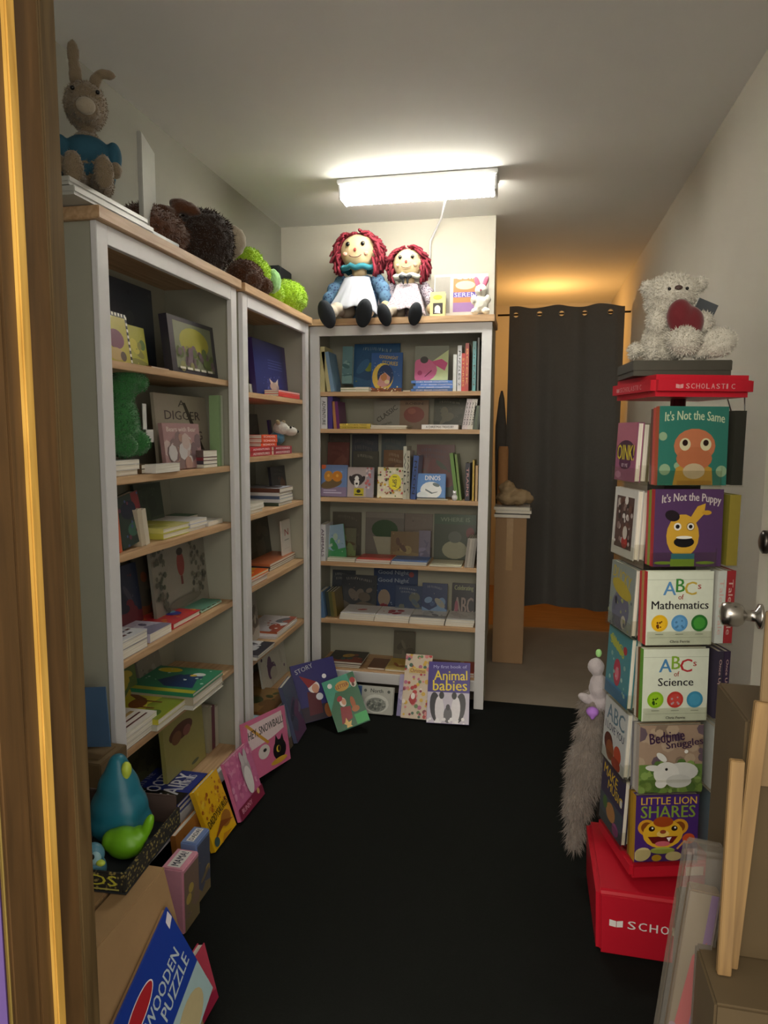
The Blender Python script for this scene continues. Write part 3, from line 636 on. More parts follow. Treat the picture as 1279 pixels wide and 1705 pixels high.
def a_bluebook(A):
    A.rect(0, 0, 1, 1, '232a66'); A.rect(.92, 0, 1, 1, '3a2a6a'); A.ell(.55, .2, .14, .08, 'b8a090'); A.poly([(.44, .24), (.4, .34), (.52, .27)], 'c8b8a8'); A.poly([(.58, .27), (.68, .36), (.66, .22)], 'c8b8a8')
    for i in range(4): A.rect(.4, .52+.05*i, .85, .53+.05*i, '5a68a0')
    A.dots(20, ['5a68a8'], (.005, .012), (.2, .1, .8, .4), 3)
def a_N(A):
    A.rect(0, 0, 1, 1, 'd8d4cc'); A.text('N', .3, .62, .72, .78, 'a03a3e'); A.rect(.25, .5, .75, .53, '9a9a94'); A.rect(.2, .3, .8, .31, 'b8b4ac')
def a_dogbrown(A):
    A.rect(0, 0, 1, 1, 'a09c5c'); A.ell(.42, .76, .3, .13, '5a3a2a'); A.ell(.3, .7, .12, .1, '7a5a3a'); A.ell(.56, .7, .1, .08, '8a5a50'); A.ell(.7, .1, .1, .03, '5a6a54')
def a_gift(A):
    A.rect(0, 0, 1, 1, 'b8b4ae'); A.rect(.36, .12, .8, .9, 'c87a50'); A.rect(.36, .46, .8, .58, '5a4a94'); A.text('SEREN', .38, .47, .78, .57, 'b8b8e0'); A.rect(.36, .12, .8, .34, '8a6a9a'); A.ell(.58, .74, .18, .1, 'e0c8a0'); A.text('doll', .42, .88, .72, .98, 'e8e0e0'); A.rect(.02, .1, .3, .95, '8a8680')
def a_cards(A):
    A.rect(0, 0, 1, 1, 'c8c08a'); A.rect(.2, .1, .85, .55, '3c3838'); A.ell(.5, .3, .2, .16, 'c8c8c4'); A.poly([(.3, .15), (.45, .45), (.6, .4), (.7, .12)], 'e4e4e0'); A.ell(.5, .78, .3, .1, 'b0b04a')

# ================================================================ BACK BOOKCASE CONTENTS
g = 'grey'
# row 0
spines(KB, 0, 533, 541, 577, .03, ['d0c896'], 'thin cream book leaning against the left side', -0, texts=None)
spines(KB, 0, 545, 557, 585, .03, ['c8c08e', '7fa0c0'], ['pale yellow slim book leaning left beside the first book', 'light blue slim book leaning left on the pale yellow one'], lean=9)
face(KB, 0, 569, 586, 578, .17, '6a9298', gen('6a9298', ['8ab0b0', '4a7478'], 3, False), 'narrow teal box standing upright at the back', t=.03, ybot=640)
face(KB, 0, 588, 664, 573, .21, '2a5a86', gen('2a5a86', ['3a6e9c', '8a9a3a', '24507a'], 5), 'large dark blue picture book standing behind the crescent moon book')
face(KB, 0, 617, 669, 588, .10, '2a4f8e', a_moon, 'blue picture book with a yellow crescent moon on its cover')
flats(KB, 0, 567, 592, .04, [.012, .011], ['7a9a5a', '9ab07a'], 'small green flat book beside the leaning books', .14)
flats(KB, 0, 590, 614, .045, [.012, .013], ['8aa86a', 'd8d8c8'], 'pale paperback lying flat left of the moon book', .1)
flats(KB, 0, 671, 683, .04, [.006], ['d0ccc4'], 'tiny white card lying flat beside the blue stack', .08)
zt = flats(KB, 0, 688, 757, .04, [.014]*4, ['4f7ec8', '5a8ad8'], 'bright blue paperback lying flat, spine out', .16, spine_out=True, shrink=.012, texts=['STORY READER COLLECTION'])
face(KB, 0, 690, 746, 577, .08, 'a8aca0', a_pig, 'pink pig picture book propped on the blue paperbacks', z=zt, tilt=9)
spines(KB, 0, 754, 760, 590, .03, ['d8dcd8'], 'thin white spine right of the blue stack')
spines(KB, 0, 761, 768, 575, .03, ['d4d6dc'], 'tall white spine with small black letters', texts=['PUZZLES 2'])
spines(KB, 0, 768, 780, 578, .03, ['c8342e', 'b83a34'], ['bright red patterned spine', 'dark red tall spine with a pointed top sticker'], ys=[588, 571], texts=['STORIES', 'BOOK'], tcol='e8b060')
spines(KB, 0, 786, 792, 568, .03, ['4a9aa0'], 'teal tall spine near the right side', texts=['OCEAN'])
spines(KB, 0, 794, 797, 562, .03, ['3a4646'], 'thin dark spine against the right side')
# row 1
spines(KB, 1, 534, 545, 661, .03, ['dcdce0'], 'white spine with black lettering at the left end', texts=['ADVENTURE'])
spines(KB, 1, 546, 554, 660, .03, ['4a3a8a'], 'purple-blue starry spine')
spines(KB, 1, 556, 566, 668, .03, ['b07a4a', '6a2a6a'], ['orange and red mottled slim spine', 'maroon slim spine leaning left'], lean=5)
flats(KB, 1, 563, 617, .035, [.014, .013], ['c8b044', 'e0c85a'], 'yellow paperback lying flat', .16, spine_out=True, texts=['OUR FAVOURITE THINGS'], tcol='5a4a20')
flats(KB, 1, 618, 677, .03, [.010, .010], ['cfcabc', 'd8d4c8'], 'cream thin book lying flat in the middle', .2, shrink=.004)
flats(KB, 1, 702, 763, .035, [.024], ['e8e8e8'], 'thick white book lying flat, its spine lettered', .16, spine_out=True, texts=['A CHRISTMAS TREASURY'], tcol='555555')
face(KB, 1, 622, 665, 668, .2, '8c8c84', a_classic, 'grey book with diagonal dark lettering')
face(KB, 1, 665, 713, 667, .2, '8a7460', a_tanred, 'tan book with a round dark red bird')
face(KB, 1, 722, 775, 662, .22, '4a5044', gen('4a5044', ['3a4238', '5c6254', '6a6a58'], 21), 'dark olive picture book')
spines(KB, 1, 769, 787, 664, .03, ['d0c8cc', 'd8ccd0', 'e0dcd8', 'dad6cc'], 'slim white magazine leaning right among its row', lean=-9, texts=['READER']*4)
spines(KB, 1, 787, 797, 675, .03, ['3a4a3a', '4a5a40', '2e3c30'], 'thin dark green booklet at the right end', lean=-5)
# row 2
for i, (x0, x1, yt, yb, c, ac, lb) in enumerate([
    (545, 581, 722, 760, '5c5048', ['4a4038', '6a5a50'], 'dim brown book high at the back left'),
    (585, 628, 724, 772, '3c424c', ['2c323e', '54606a'], 'dark slate book standing at the back, second from left'),
    (634, 674, 722, 760, '4a5658', ['3a484c', '5c6a6c'], 'grey-teal book standing at the back above the I SPY book')]):
    face(KB, 2, x0, x1, yt, .25, c, gen(c, ac, 30+i, True, '8a8478'), lb, tilt=3)
face(KB, 2, 534, 579, 737, .2, '6a3a34', gen('6a3a34', ['5a2e2a', '7a4a40'], 33, True, '9a6a5c'), 'dark red book standing behind the blue nut book')
face(KB, 2, 586, 628, 752, .21, '4a4a40', gen('4a4a40', ['5a5a48', '3a3a34'], 34), 'olive brown book standing behind the black dog book')
face(KB, 2, 637, 674, 750, .21, '7a5634', gen('7a5634', ['8a6440', '6a4a30'], 35), 'brown book standing behind the I SPY book')
face(KB, 2, 692, 755, 741, .2, '5c3034', gen('5c3034', ['3a4434', '6a2c30', '44484a'], 36, True, '4a5a78'), 'large maroon book standing behind the dinosaur book')
face(KB, 2, 534, 577, 775, .05, '6a86b8', a_nut, 'blue board book with two orange pumpkins on the cover', t=.02)
face(KB, 2, 578, 621, 779, .05, 'b8acac', a_dog, 'grey book with a black and white dog above a yellow sign', t=.018)
face(KB, 2, 628, 671, 779, .05, 'd8d0a8', a_ispy, 'crowded white book with a yellow I SPY circle', t=.018)
spines(KB, 2, 671, 682, 741, .03, ['c8c8b8', 'b8b4a4'], ['tall cream spine right of the I SPY book', 'shorter cream patterned spine'], ys=[743, 750], texts=['WILD', 'PARTY'])
spines(KB, 2, 683, 692, 758, .03, ['3f5a98'], 'blue spine with a white panel leaning right', lean=-4, texts=['MOON'])
face(KB, 2, 694, 741, 790, .045, '5a8ed0', a_dinos, 'light blue DINOS board book', t=.03, spine='4a9ac0')
spines(KB, 2, 758, 764, 754, .05, ['6f9a48'], 'green slim book leaning left behind the white figurine', lean=8)
spines(KB, 2, 765, 769, 756, .05, ['7c9a50'], 'slim olive book leaning left right of the green slim one', lean=7)
spines(KB, 2, 774, 782, 771, .03, ['2a2a38'], 'black spine with coloured panels', texts=['TRAINS'], tcol='d8a0a0')
spines(KB, 2, 786, 789, 766, .03, ['c8a83a'], 'thin mustard spine near the right side')
spines(KB, 2, 791, 795, 775, .03, ['c8a878'], 'thin tan spine at the right end')
flats(KB, 2, 694, 745, .015, [.006], ['b8a88c'], 'thin tan leaflet lying below the dinosaur book', .03)
# row 3
for i, (x0, x1, yt, v, c, a_, lb) in enumerate([
    (553, 600, 853, .24, '565248', None, 'olive grey book standing at the back left'),
    (608, 672, 854, .24, '6a6660', a_boat, 'large grey book with a white boat-shaped tub'),
    (673, 719, 856, .25, '6e645c', None, 'brown-grey book standing at the back centre'),
    (722, 792, 857, .23, '3c4638', a_sheep, 'dark green book with a woolly grey sheep')]):
    face(KB, 3, x0, x1, yt, v, c, a_ or gen(c, ['4a463e', '7a7264', '5e5a50'], 40+i, True, '8a857a'), lb, tilt=4)
face(KB, 3, 566, 592, 880, .2, '6a6a56', gen('6a6a56', ['7a8a5a', '5a4a34'], 47, False), 'small olive book leaning behind the blue and green book')
face(KB, 3, 650, 697, 886, .19, '6a5638', gen('6a5638', ['7a6640', '543c2c', '8a7a4c'], 44, False), 'brown picture book with a harvest scene standing in front')
face(KB, 3, 697, 716, 884, .18, '666074', gen('666074', ['54506a', '76708a'], 45, False), 'narrow mauve book standing beside the harvest book')
spines(KB, 3, 533, 542, 873, .03, ['cfcfd2'], 'white spine at the left end', texts=['ANIMALS'], tcol='503050')
face(KB, 3, 546, 577, 877, .08, '5a9a78', gen('8aa8c0', ['3a8a54', '4a6a9a', 'a8c0b0'], 46, False), 'blue and green picture book tilted towards the white spine', roll=-9, tilt=12)
flats(KB, 3, 545, 591, .03, [.01, .009], ['c0bca4'], 'cream thin book under the blue-green book', .05)
flats(KB, 3, 593, 650, .02, [.011, .011], ['d8d8d4', 'c84a44'], 'white book lying flat left of centre', .17, shrink=.004)
flats(KB, 3, 652, 711, .02, [.01, .01], ['cfd0d4', '5a7ab0'], 'white book lying flat right of centre', .17, shrink=.004)
flats(KB, 3, 715, 768, .02, [.008], ['c8c4a8'], 'cream folder lying flat on the right', .17)
spines(KB, 3, 773, 789, 896, .03, ['9a948c', 'b8b2a8', 'a8a49c', '8e8a84'], 'slim grey magazine leaning right', lean=-6)
# row 4
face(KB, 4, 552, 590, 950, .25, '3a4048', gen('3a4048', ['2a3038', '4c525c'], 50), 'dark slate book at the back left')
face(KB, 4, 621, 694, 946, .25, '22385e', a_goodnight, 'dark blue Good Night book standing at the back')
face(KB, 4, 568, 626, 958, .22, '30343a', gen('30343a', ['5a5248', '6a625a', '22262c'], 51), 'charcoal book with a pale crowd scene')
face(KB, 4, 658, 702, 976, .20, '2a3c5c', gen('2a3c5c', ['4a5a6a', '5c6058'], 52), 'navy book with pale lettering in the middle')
face(KB, 4, 702, 744, 972, .18, '2c3a5e', gen('2c3a5e', ['6a86a8', '8a8a80', '3e5278'], 53), 'navy book with a pale blue peak')
face(KB, 4, 752, 790, 972, .2, '201e22', a_abcdark, 'black book with big mottled ABC letters')
spines(KB, 4, 533, 541, 985, .03, ['5a7aa0'], 'steel blue slim book leaning left', lean=5)
spines(KB, 4, 546, 562, 985, .07, ['3a4440', '5e6038', '7a6a3a'], 'dark slim paperback leaning left', lean=7)
for i, (x0, x1) in enumerate([(566, 623), (624, 681), (682, 740), (742, 789)]):
    flats(KB, 4, x0, x1, .03, [.013, .012, .012], ['d8d6d0', 'e6e4e0', 'dcdad4'], ['white book with red specks in the leftmost stack', 'white book with red script in the second stack', 'white book with a grey arch in the third stack', 'white book with dark dashes in the rightmost stack'][i], .19,
          art=[gen('e8e6e6', ['e8e6e6', 'c04a50'], 60, False), gen('eceaea', ['eceaea', 'b83a44'], 61, False), gen('dddcd6', ['8a8a88', 'c8c8c4'], 62, False), gen('e4e4e0', ['d0d0cc', '4a4a4a'], 63, True, '3a3a3a')][i], shrink=.003)
# row 5
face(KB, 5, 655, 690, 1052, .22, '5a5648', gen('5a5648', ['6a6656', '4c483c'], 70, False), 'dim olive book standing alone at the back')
flats(KB, 5, 541, 600, .03, [.011, .01, .012], ['3c2c2a', '5a3428', '2c3a3a'], 'dark paperback lying flat at the left', .19, art=gen('2c2c2c', ['8a3a2a', 'c8a040', '3a5a5a'], 71, False), shrink=.006)
flats(KB, 5, 612, 640, .04, [.01], ['7a4a2c'], 'brown booklet lying flat left of the yellow one', .16)
flats(KB, 5, 641, 676, .03, [.012], ['c8a84a'], 'mustard book lying flat in the middle', .19, art=gen('d0b050', ['e0c878', 'b06a34'], 72, False))
flats(KB, 5, 700, 762, .06, [.01, .01], ['8a3a2c', '6a4030'], 'rust red book lying flat right of centre', .16)
flats(KB, 5, 768, 789, .03, [.012, .014], ['b8562e', 'c03a2a'], 'red-orange book lying flat at the right end', .18)

# on top of the back bookcase and in front of it
TB = HB+.0345
face(KB, None, 722, 812, 458, .07, 'a8a49c', a_gift, 'boxed book and doll gift set with a clear window, right of the dolls', z=TB, t=.05, tilt=4, name='gift_box', cat='box', raw=True)
face(KB, None, 716, 741, 487, .02, 'c8c08a', a_cards, 'small lime green card box beside the gift set', z=TB, t=.035, tilt=3, name='card_box', cat='box', raw=True)
LF = -.12
face(KB, None, 592, 653, 1146, -.2, 'b9bbb4', a_norll, 'grey board book with a blue spine standing on the carpet below the back bookcase', z=0, t=.03, tilt=16, raw=True, spine='3f5f96', ybot=None)
face(KB, None, 660, 676, 1125, -.19, '9a94b8', gen('a8a0c4', ['8a84b0', 'c8c0d8'], 80, False), 'lilac book standing mostly hidden behind the floral Christmas book', z=0, t=.012, tilt=30, raw=True)
face(KB, None, 667, 712, 1093, -.215, 'd8c8b4', a_floral, 'tall floral Christmas board book leaning on the back bookcase', z=0, t=.02, tilt=28, raw=True)
face(KB, None, 710, 781, 1106, -.24, '43348a', a_animal, 'purple Animal babies book with penguins, leaning on the back bookcase', z=0, t=.012, tilt=28, roll=-2, raw=True)
book('green elf story book standing tilted on the carpet in the corner', .165, .25, .035, '3a9a74', T((-.865, 3.04, .013)) @ R(10, 'Z') @ R(-30, 'X') @ R(-22, 'Y'), a_green, '4ab08a')
book('dark blue story book with an elf in a red hat leaning in the corner', .23, .29, .02, '27246a', T((-1.06, 3.09, .012)) @ R(30, 'Z') @ R(-26, 'X') @ R(-8, 'Y'), a_blueelf, '1c2038')

# ================================================================ NEAREST LEFT BOOKCASE
face(KL, 0, 178, 262, 470, .24, '3c4450', gen('3c4450', ['323a44', '4a5058'], 90, False), 'very large dark slate book standing at the back', tilt=3)
face(KL, 0, 219, 248, 545, .12, 'a8a830', gen('b0b032', ['8a8a30', '5a7a30', 'c8c040'], 91, False), 'yellow-green book standing behind the checker-bordered one', t=.02)
face(KL, 0, 180, 221, 521, .05, '20201c', a_checker, 'yellow and maroon book with a black and white checkered border', t=.02, tilt=8)
face(KL, 0, 288, 371, 536, .07, '34323c', a_framed, 'dark-framed square book with a yellow-green scene', t=.03, tilt=6)
flats(KL, 0, 252, 282, .05, [.008], ['8a5a44'], 'thin brown booklet lying flat', .15)
# row 1
face(KL, 1, 266, 366, 659, .11, 'a8a08e', a_digger, 'big beige book with dark DIGGER lettering', t=.012, tilt=4)
zt = flats(KL, 1, 190, 233, .045, [.016, .016, .014], ['e0e0dc', 'd4d4d0'], 'white book lying flat under the green plush', .2, shrink=.006)
flats(KL, 1, 236, 258, .05, [.014, .014], ['6a5236'], 'brown book lying flat beside the white ones', .18)
flats(KL, 1, 260, 300, .012, [.028], ['e4e0da'], 'thick white box set lying flat', .04)
face(KL, 1, 278, 338, 706, .055, 'a88484', a_bear, 'dusty pink picture book before the big beige one', t=.014, tilt=6)
flats(KL, 1, 339, 362, .03, [.012, .014, .012, .026], ['5c4a48', '7a2a34', '3c3440', 'd0d0c4'][::-1], 'book lying flat at the right', .075)
spines(KL, 1, 366, 373, 658, .04, ['8fae7e', 'c8d0bc'], 'tall thin pale green book, right end', lean=0, depth=.04)
face(KL, 1, 183, 191, 622, .018, 'd8d8d6', None, 'narrow white board fixed upright against the near post', tilt=0, t=.006, z=SL[1]+.001, name='white_board', cat='board')
# row 2
face(KL, 2, 232, 276, 806, .2, '2c3a30', gen('2c3a30', ['3c4c38', '24302a'], 93, True, '5a6a54'), 'dark green book standing at the back', t=.012)
spines(KL, 2, 190, 204, 822, .04, ['b8483a', 'a84a3c', 'c86a4a'], 'red-orange book leaning left among the upright ones', lean=7)
face(KL, 2, 205, 246, 830, .045, '2a3a34', a_green_dark, 'thick dark green and red book leaning left, cover out', t=.03, roll=-9, tilt=6, spine='3a5a44')
spines(KL, 2, 236, 250, 846, .04, ['c8bca4', 'd8d0bc'], 'cream book leaning beside the dark green-red one', lean=10)
flats(KL, 2, 272, 316, .045, [.02, .018], ['d0cc5a', 'd8d478'], 'pale yellow book lying flat', .2, art=gen('c8c85a', ['d8d48a', 'b0b04a'], 94, False), hard=True)
flats(KL, 2, 300, 330, .16, [.03], ['2f6a44'], 'green book lying flat behind the yellow ones', .1)
flats(KL, 2, 317, 345, .05, [.012, .013, .012], ['d8d8e0', 'c4c8dc', 'e4e4e4'], 'white magazine right of the yellow books', .18, shrink=.006)
flats(KL, 2, 347, 371, .05, [.018], ['e4e2dc'], 'white pad lying flat at the right end', .12)
# row 3
face(KL, 3, 262, 372, 882, .13, '8e8a7e', a_greyinsect, 'very large pale grey book with a small red insect', t=.012, tilt=5)
face(KL, 3, 192, 240, 944, .17, '2c3448', gen('2c3448', ['6a2a34', '222a3a', '4a4a5a'], 95, False), 'dark blue and maroon book standing at the back left', t=.012)
face(KL, 3, 236, 282, 920, .2, '5a5448', gen('5a5448', ['8a5234', '3c4234', '6a6454'], 96, False), 'dark book with an orange patch', t=.012)
flats(KL, 3, 194, 246, .03, [.03, .022, .006], ['8c8c90', 'a8a8b0', 'e4e6ea'], 'white lettered picture book lying flat', .22, art=a_whitetext)
flats(KL, 3, 250, 286, .04, [.03], ['b4b0c4'], 'lilac-grey book lying flat left of the red one', .18, art=gen('c8c4d4', ['8a86a0', '5a5674'], 97, False))
flats(KL, 3, 289, 334, .045, [.02], ['c8323a'], 'bright red picture book lying flat', .23, art=a_redflat, hard=True)
tr = empty('wire_tray', 'pale green wire tray at the right end, fourth shelf, near left bookcase', 'tray', KL.M @ T((KL.U(336, .05, SL[3]), .05, SL[3]+.003)))
tw = .17
boxes('tray_wires', [(0, .0+.033*i, 0, tw, .004+.033*i, .004) for i in range(6)]+[(.0+.041*i, 0, .0042, .004+.041*i, .169, .008) for i in range(5)], mat('pale_green_wire', 'b8d8c4', .4), tr)
box('tray_card', (.002, .002, .0085, tw-.004, .165, .012), mat('green_card', '5a8a74', .6), tr)
# row 4
face(KL, 4, 196, 232, 1096, .2, '5a6a3a', gen('5a6a3a', ['b09a3a', '3e4a34', '6a7a44'], 98, False), 'green book with a yellow arc standing at the back', t=.012)
face(KL, 4, 238, 274, 1092, .22, '7a746a', gen('7a746a', ['8a847a', '5c564e'], 99, False), 'mottled grey book leaning at the back', t=.012, roll=-8)
z1 = flats(KL, 4, 198, 262, .02, [.02, .018, .016], ['8a8a86', 'c8c4bc', 'e8e4dc'], 'white and dark red flat book, near end', .24, art=a_redwhite, shrink=.004)
z2 = flats(KL, 4, 264, 318, .0, [.02, .018], ['c8c8b8', 'c8c23a'], 'yellow book with a brown horse lying flat', .25, art=a_horse, shrink=.004)
flats(KL, 4, 322, 372, -.03, [.016, .03, .014], ['d0d0c8', 'b0a890', '2f8a66'], 'large flat book in the protruding goose-cover stack', .27, art=a_goose, hard=True)
# row 5
spines(KL, 5, 348, 364, 1178, .10, ['a8a48c', '6a2a44', 'c8c4b4'], 'slim book upright behind the cream dog book', lean=0)
face(KL, 5, 280, 343, 1188, .10, 'a09c5c', a_dogbrown, 'cream-yellow book with a curled brown dog', t=.016, tilt=4)
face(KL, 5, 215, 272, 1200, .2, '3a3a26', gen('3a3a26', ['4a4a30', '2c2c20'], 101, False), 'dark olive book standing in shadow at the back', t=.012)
flats(KL, 5, 296, 346, .0, [.02, .016], ['22348a', '22348a'], 'navy book with white FAIRY lettering lying flat', .27, art=a_tooth, hard=True)
flats(KL, 5, 232, 284, -.02, [.03, .03], ['d89aa8', 'e0a4b0'], 'pink boxed book lying flat near the bird tray', .24, art=gen('e4a8b4', ['f0e4e0', 'd88a9a'], 102, False), hard=True)
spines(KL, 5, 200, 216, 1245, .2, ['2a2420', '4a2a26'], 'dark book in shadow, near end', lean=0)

# ================================================================ SECOND LEFT BOOKCASE
face(KM, 0, 428, 496, 572, .10, '232a66', a_bluebook, 'large navy book with a small winged creature', t=.03, tilt=5, spine='3a2a6a')
face(KM, 0, 417, 424, 640, .12, 'b8b8ac', None, 'narrow pale book peeking out at the near post', t=.01)
flats(KM, 0, 464, 499, .02, [.012, .01, .008], ['d83a3a', 'd84a44', 'e0a0a0'], 'thin red book in front of the navy one', .07, spine_out=True)
zt = flats(KM, 1, 417, 453, .03, [.02, .018], ['b83a40', 'c8343c'], 'red book lying flat at the near end', .18, spine_out=True, texts=['ADVENTURES'])
zt2 = flats(KM, 1, 456, 486, .03, [.02, .018], ['a83a48', 'b03440'], 'dark red book lying flat at the right', .18, spine_out=True, texts=['MYSTERIES'])
flats(KM, 1, 436, 462, .05, [.018]*3, ['e0522a', 'e8603a'], 'orange-red paperback lying on the red books', .14, spine_out=True, z=zt, texts=['SCHOOL'], shrink=.003)
face(KM, 1, 478, 497, 700, .18, '4a3a6a', gen('4a3a6a', ['6a4a7a', '3a7a9a'], 110, False), 'purple book standing behind the goat plush', t=.012)
face(KM, 1, 418, 436, 690, .2, '3c3c38', gen('3c3c38', ['8a8a84', '4c4c46'], 111, False), 'dark book with a pale oval at the near end', t=.012)
face(KM, 2, 456, 497, 777, .11, '2c2c34', gen('2c2c34', ['6a4a3a', '4a4a54', '8a3a2a'], 112, True, '7a7a80'), 'black picture book with reddish figures', t=.014, tilt=6)
flats(KM, 2, 417, 440, .03, [.016, .015, .014], ['d8d4c4', 'e4e0d4'], 'cream paperback flat at near end', .2, shrink=.008)
flats(KM, 2, 466, 488, .03, [.016]*4+[.02], ['3a4a3c', 'd8dae0', '5a6a8a', 'dcdce0', '6a4438'], 'white-edged book flat at far end', .2, art=gen('a8b0c0', ['c8ccd8', '5a4a44'], 113, False), shrink=.006)
face(KM, 3, 420, 466, 852, .2, '4a4a3c', gen('4a4a3c', ['3c3c30', '5a5648', '6a6250'], 114), 'dark olive book standing at the back', t=.012)
face(KM, 3, 472, 494, 866, .09, 'd8d4cc', a_N, 'narrow white card with a red N', t=.008, tilt=3, name='card', cat='card')
flats(KM, 3, 450, 496, .07, [.012, .01, .012], ['4a4c58', '3c3c44', 'c8744a'], 'dark grey book below the white N card', .16, shrink=.004)
flats(KM, 3, 418, 448, .02, [.024, .01, .01], ['a84a2a', 'd8602a', 'e8c03a'], 'orange and yellow book, near end', .2, shrink=.008, art=gen('e0a83a', ['d8602a', 'e8c83a', 'd8d8d0'], 115, False))
face(KM, 4, 418, 434, 985, .12, '8a867c', gen('8a867c', ['b8b4aa', '5a564c'], 118, False), 'grey book standing upright at the near end', t=.012)
flats(KM, 4, 430, 458, .0, [.012, .01], ['dcdcd8', '8a8a90'], 'white and black book, near side', .2, art=gen('e0e0e2', ['3a3a44', '8a8a96', 'c8c8cc'], 116, False), shrink=.006)
flats(KM, 4, 462, 495, .03, [.01, .012, .01], ['c8c4c8', 'dcdce0', 'a85a3a'], 'pale flat book, far side', .18, art=gen('d0ccd0', ['a84a34', '6a6a74', 'e8e8ea'], 117, False), shrink=.008)
face(KM, 5, 440, 500, 1062, .12, 'c8c8c0', gen('c4c4bc', ['c4c4bc', 'b8b8b0', '5a3a6a'], 119, False), 'white sheet-like book with faint purple marks', t=.01, tilt=8)
flats(KM, 5, 452, 488, -.02, [.014, .012], ['6a4a2a', '8a6236'], 'wood-brown album lying flat at the far side', .22, art=gen('8a6a3c', ['6a4a28', '3c4424'], 120, False), shrink=.01)
flats(KM, 5, 424, 452, -.045, [.012, .012, .012], ['c8dce4', 'e8e8e4', 'a8ccd8'], 'pale blue book with green leaves', .24, art=gen('a8c8d4', ['3a5a34', 'c8dce4', '5a6a3a'], 121, False), shrink=.006, hard=True)

# ---- books standing on the carpet against the left bookcases
def lean(y0, y1, h, xb, tilt, roll, t, c, art, label, z=0, yaw=0, spine=None, K=None):
    w = y1-y0; zz = z+t*math.sin(math.radians(tilt))+max(0, w*math.sin(math.radians(roll)))+.001
    m = T((xb, y0, zz)) @ R(90+yaw, 'Z') @ R(-tilt, 'X') @ R(roll, 'Y')
    return book(label, w, h, t, c, m, art, spine)
lean(2.04, 2.215, .222, -1.02, 20, 0, .018, 'e8b818', a_daddy, 'yellow book with a dinosaur title, leaning on the near left bookcase')
lean(2.222, 2.44, .225, -1.005, 18, 2, .014, 'd070a0', a_bunny, 'pink book with a white bunny, on the carpet beside the yellow dinosaur book')
lean(2.40, 2.76, .235, -1.05, 12, 9, .01, 'd8709a', a_snow, 'pink SNOWBALL book with a black cat, leaning behind the pink bunny book', yaw=-6)
lean(2.775, 2.88, .20, -1.035, 12, 0, .012, '7a8a94', gen('8a9aa4', ['6a5a48', 'a8a080', '4a4a7a'], 130, False), 'grey-blue book with a round tan badge, beyond the SNOWBALL book')
lean(2.90, 3.04, .28, -1.02, 14, -4, .02, '5a6080', gen('50566e', ['6a4a6a', '3c4258', '7a7a90'], 131, False), 'worn slate-blue story book leaning at the end of the floor row')
def stand_box(x, y, z, label, c, word, face_c, w, t):
    r = empty('board_book', label, 'book', T((x, y, z)) @ R(90, 'Z'))
    bd = boxes_mesh([(0, 0, 0, w, t, .2)], .004); colour(bd, c); bd.materials.append(MATS['cover_card']); co = link('cover', bd, r)
    A = Art(w-.01, .185); gen(face_c, ['8a7a5a', '5a5a68', 'c8b060'], 140+len(word)+ord(word[0]), False)(A); me = A.mesh(); me.transform(T((.005, -.0005, .003))); link('cover_print', me, co)
    A = Art(w-.02, t-.03); A.rect(0, 0, 1, 1, 'eceae6'); A.text(word, .08, .2, .92, .8, '1c2440')
    me = A.mesh(); me.transform(T((.01, .015, .2006)) @ R(-90, 'X')); link('title_label', me, co)
stand_box(-.935, 1.665, .001, 'thick pink board book with a MAMA label on its top edge', 'e0a0b4', 'MAMA!', '8a7468', .098, .07)
stand_box(-.957, 1.79, .001, 'thick blue board book with a DADA label on its top edge', '7a92c4', 'DADA!', '5a6074', .09, .055)
lean(1.90, 2.19, .14, -1.075, 6, 0, .02, 'b87a3a', gen('b87a3a', ['c88a44', 'a86a30'], 150, False), 'orange-brown flat box standing against the foot of the near left bookcase')

# ================================================================ PLUSH AND DOLLS
def fur(name, col, b=.6): return mat(name, col, .95, var=.12, scale=40, bump=b, bscale=260, spec=.1, sheen=.4)
eye_m = mat('eye_black', '0c0c0e', .15)
def fuzz(o, n, L, droop=0, seed=1, wd=.0016):
    me = o.data; me.calc_loop_triangles(); R_ = random.Random(seed); V = []; F = []
    fs = [p for p in me.polygons]; ar = [p.area for p in fs]
    for p in R_.choices(fs, ar, k=n):
        vs = [me.vertices[i].co for i in p.vertices]; w_ = [R_.random() for _ in vs]; s_ = sum(w_)
        c = sum((v*(q/s_) for v, q in zip(vs, w_)), Vector())
        nn = (p.normal+Vector((R_.gauss(0, .35), R_.gauss(0, .35), R_.gauss(0, .35)-droop))).normalized()
        sd = nn.cross(Vector((R_.random()-.5, R_.random()-.5, R_.random()-.5))).normalized()*wd; k = len(V)
        V += [c-sd-p.normal*.001, c+sd-p.normal*.001, c+nn*L*R_.uniform(.6, 1.2)]; F.append((k, k+1, k+2))
    f = bpy.data.meshes.new('m'); f.from_pydata(V, [], F); q = link('fur', f, o, me.materials[0]); q['kind'] = 'stuff'
    return q
def ball(name, c, r, m, p, s=(1, 1, 1)):
    bm = bmesh.new(); bmesh.ops.create_icosphere(bm, subdivisions=2, radius=r)
    for v in bm.verts: v.co = (v.co.x*s[0], v.co.y*s[1], v.co.z*s[2])
    me = bpy.data.meshes.new('m'); bm.to_mesh(me); bm.free(); smooth(me)
    o = link(name, me, p, m); o.location = c; return o

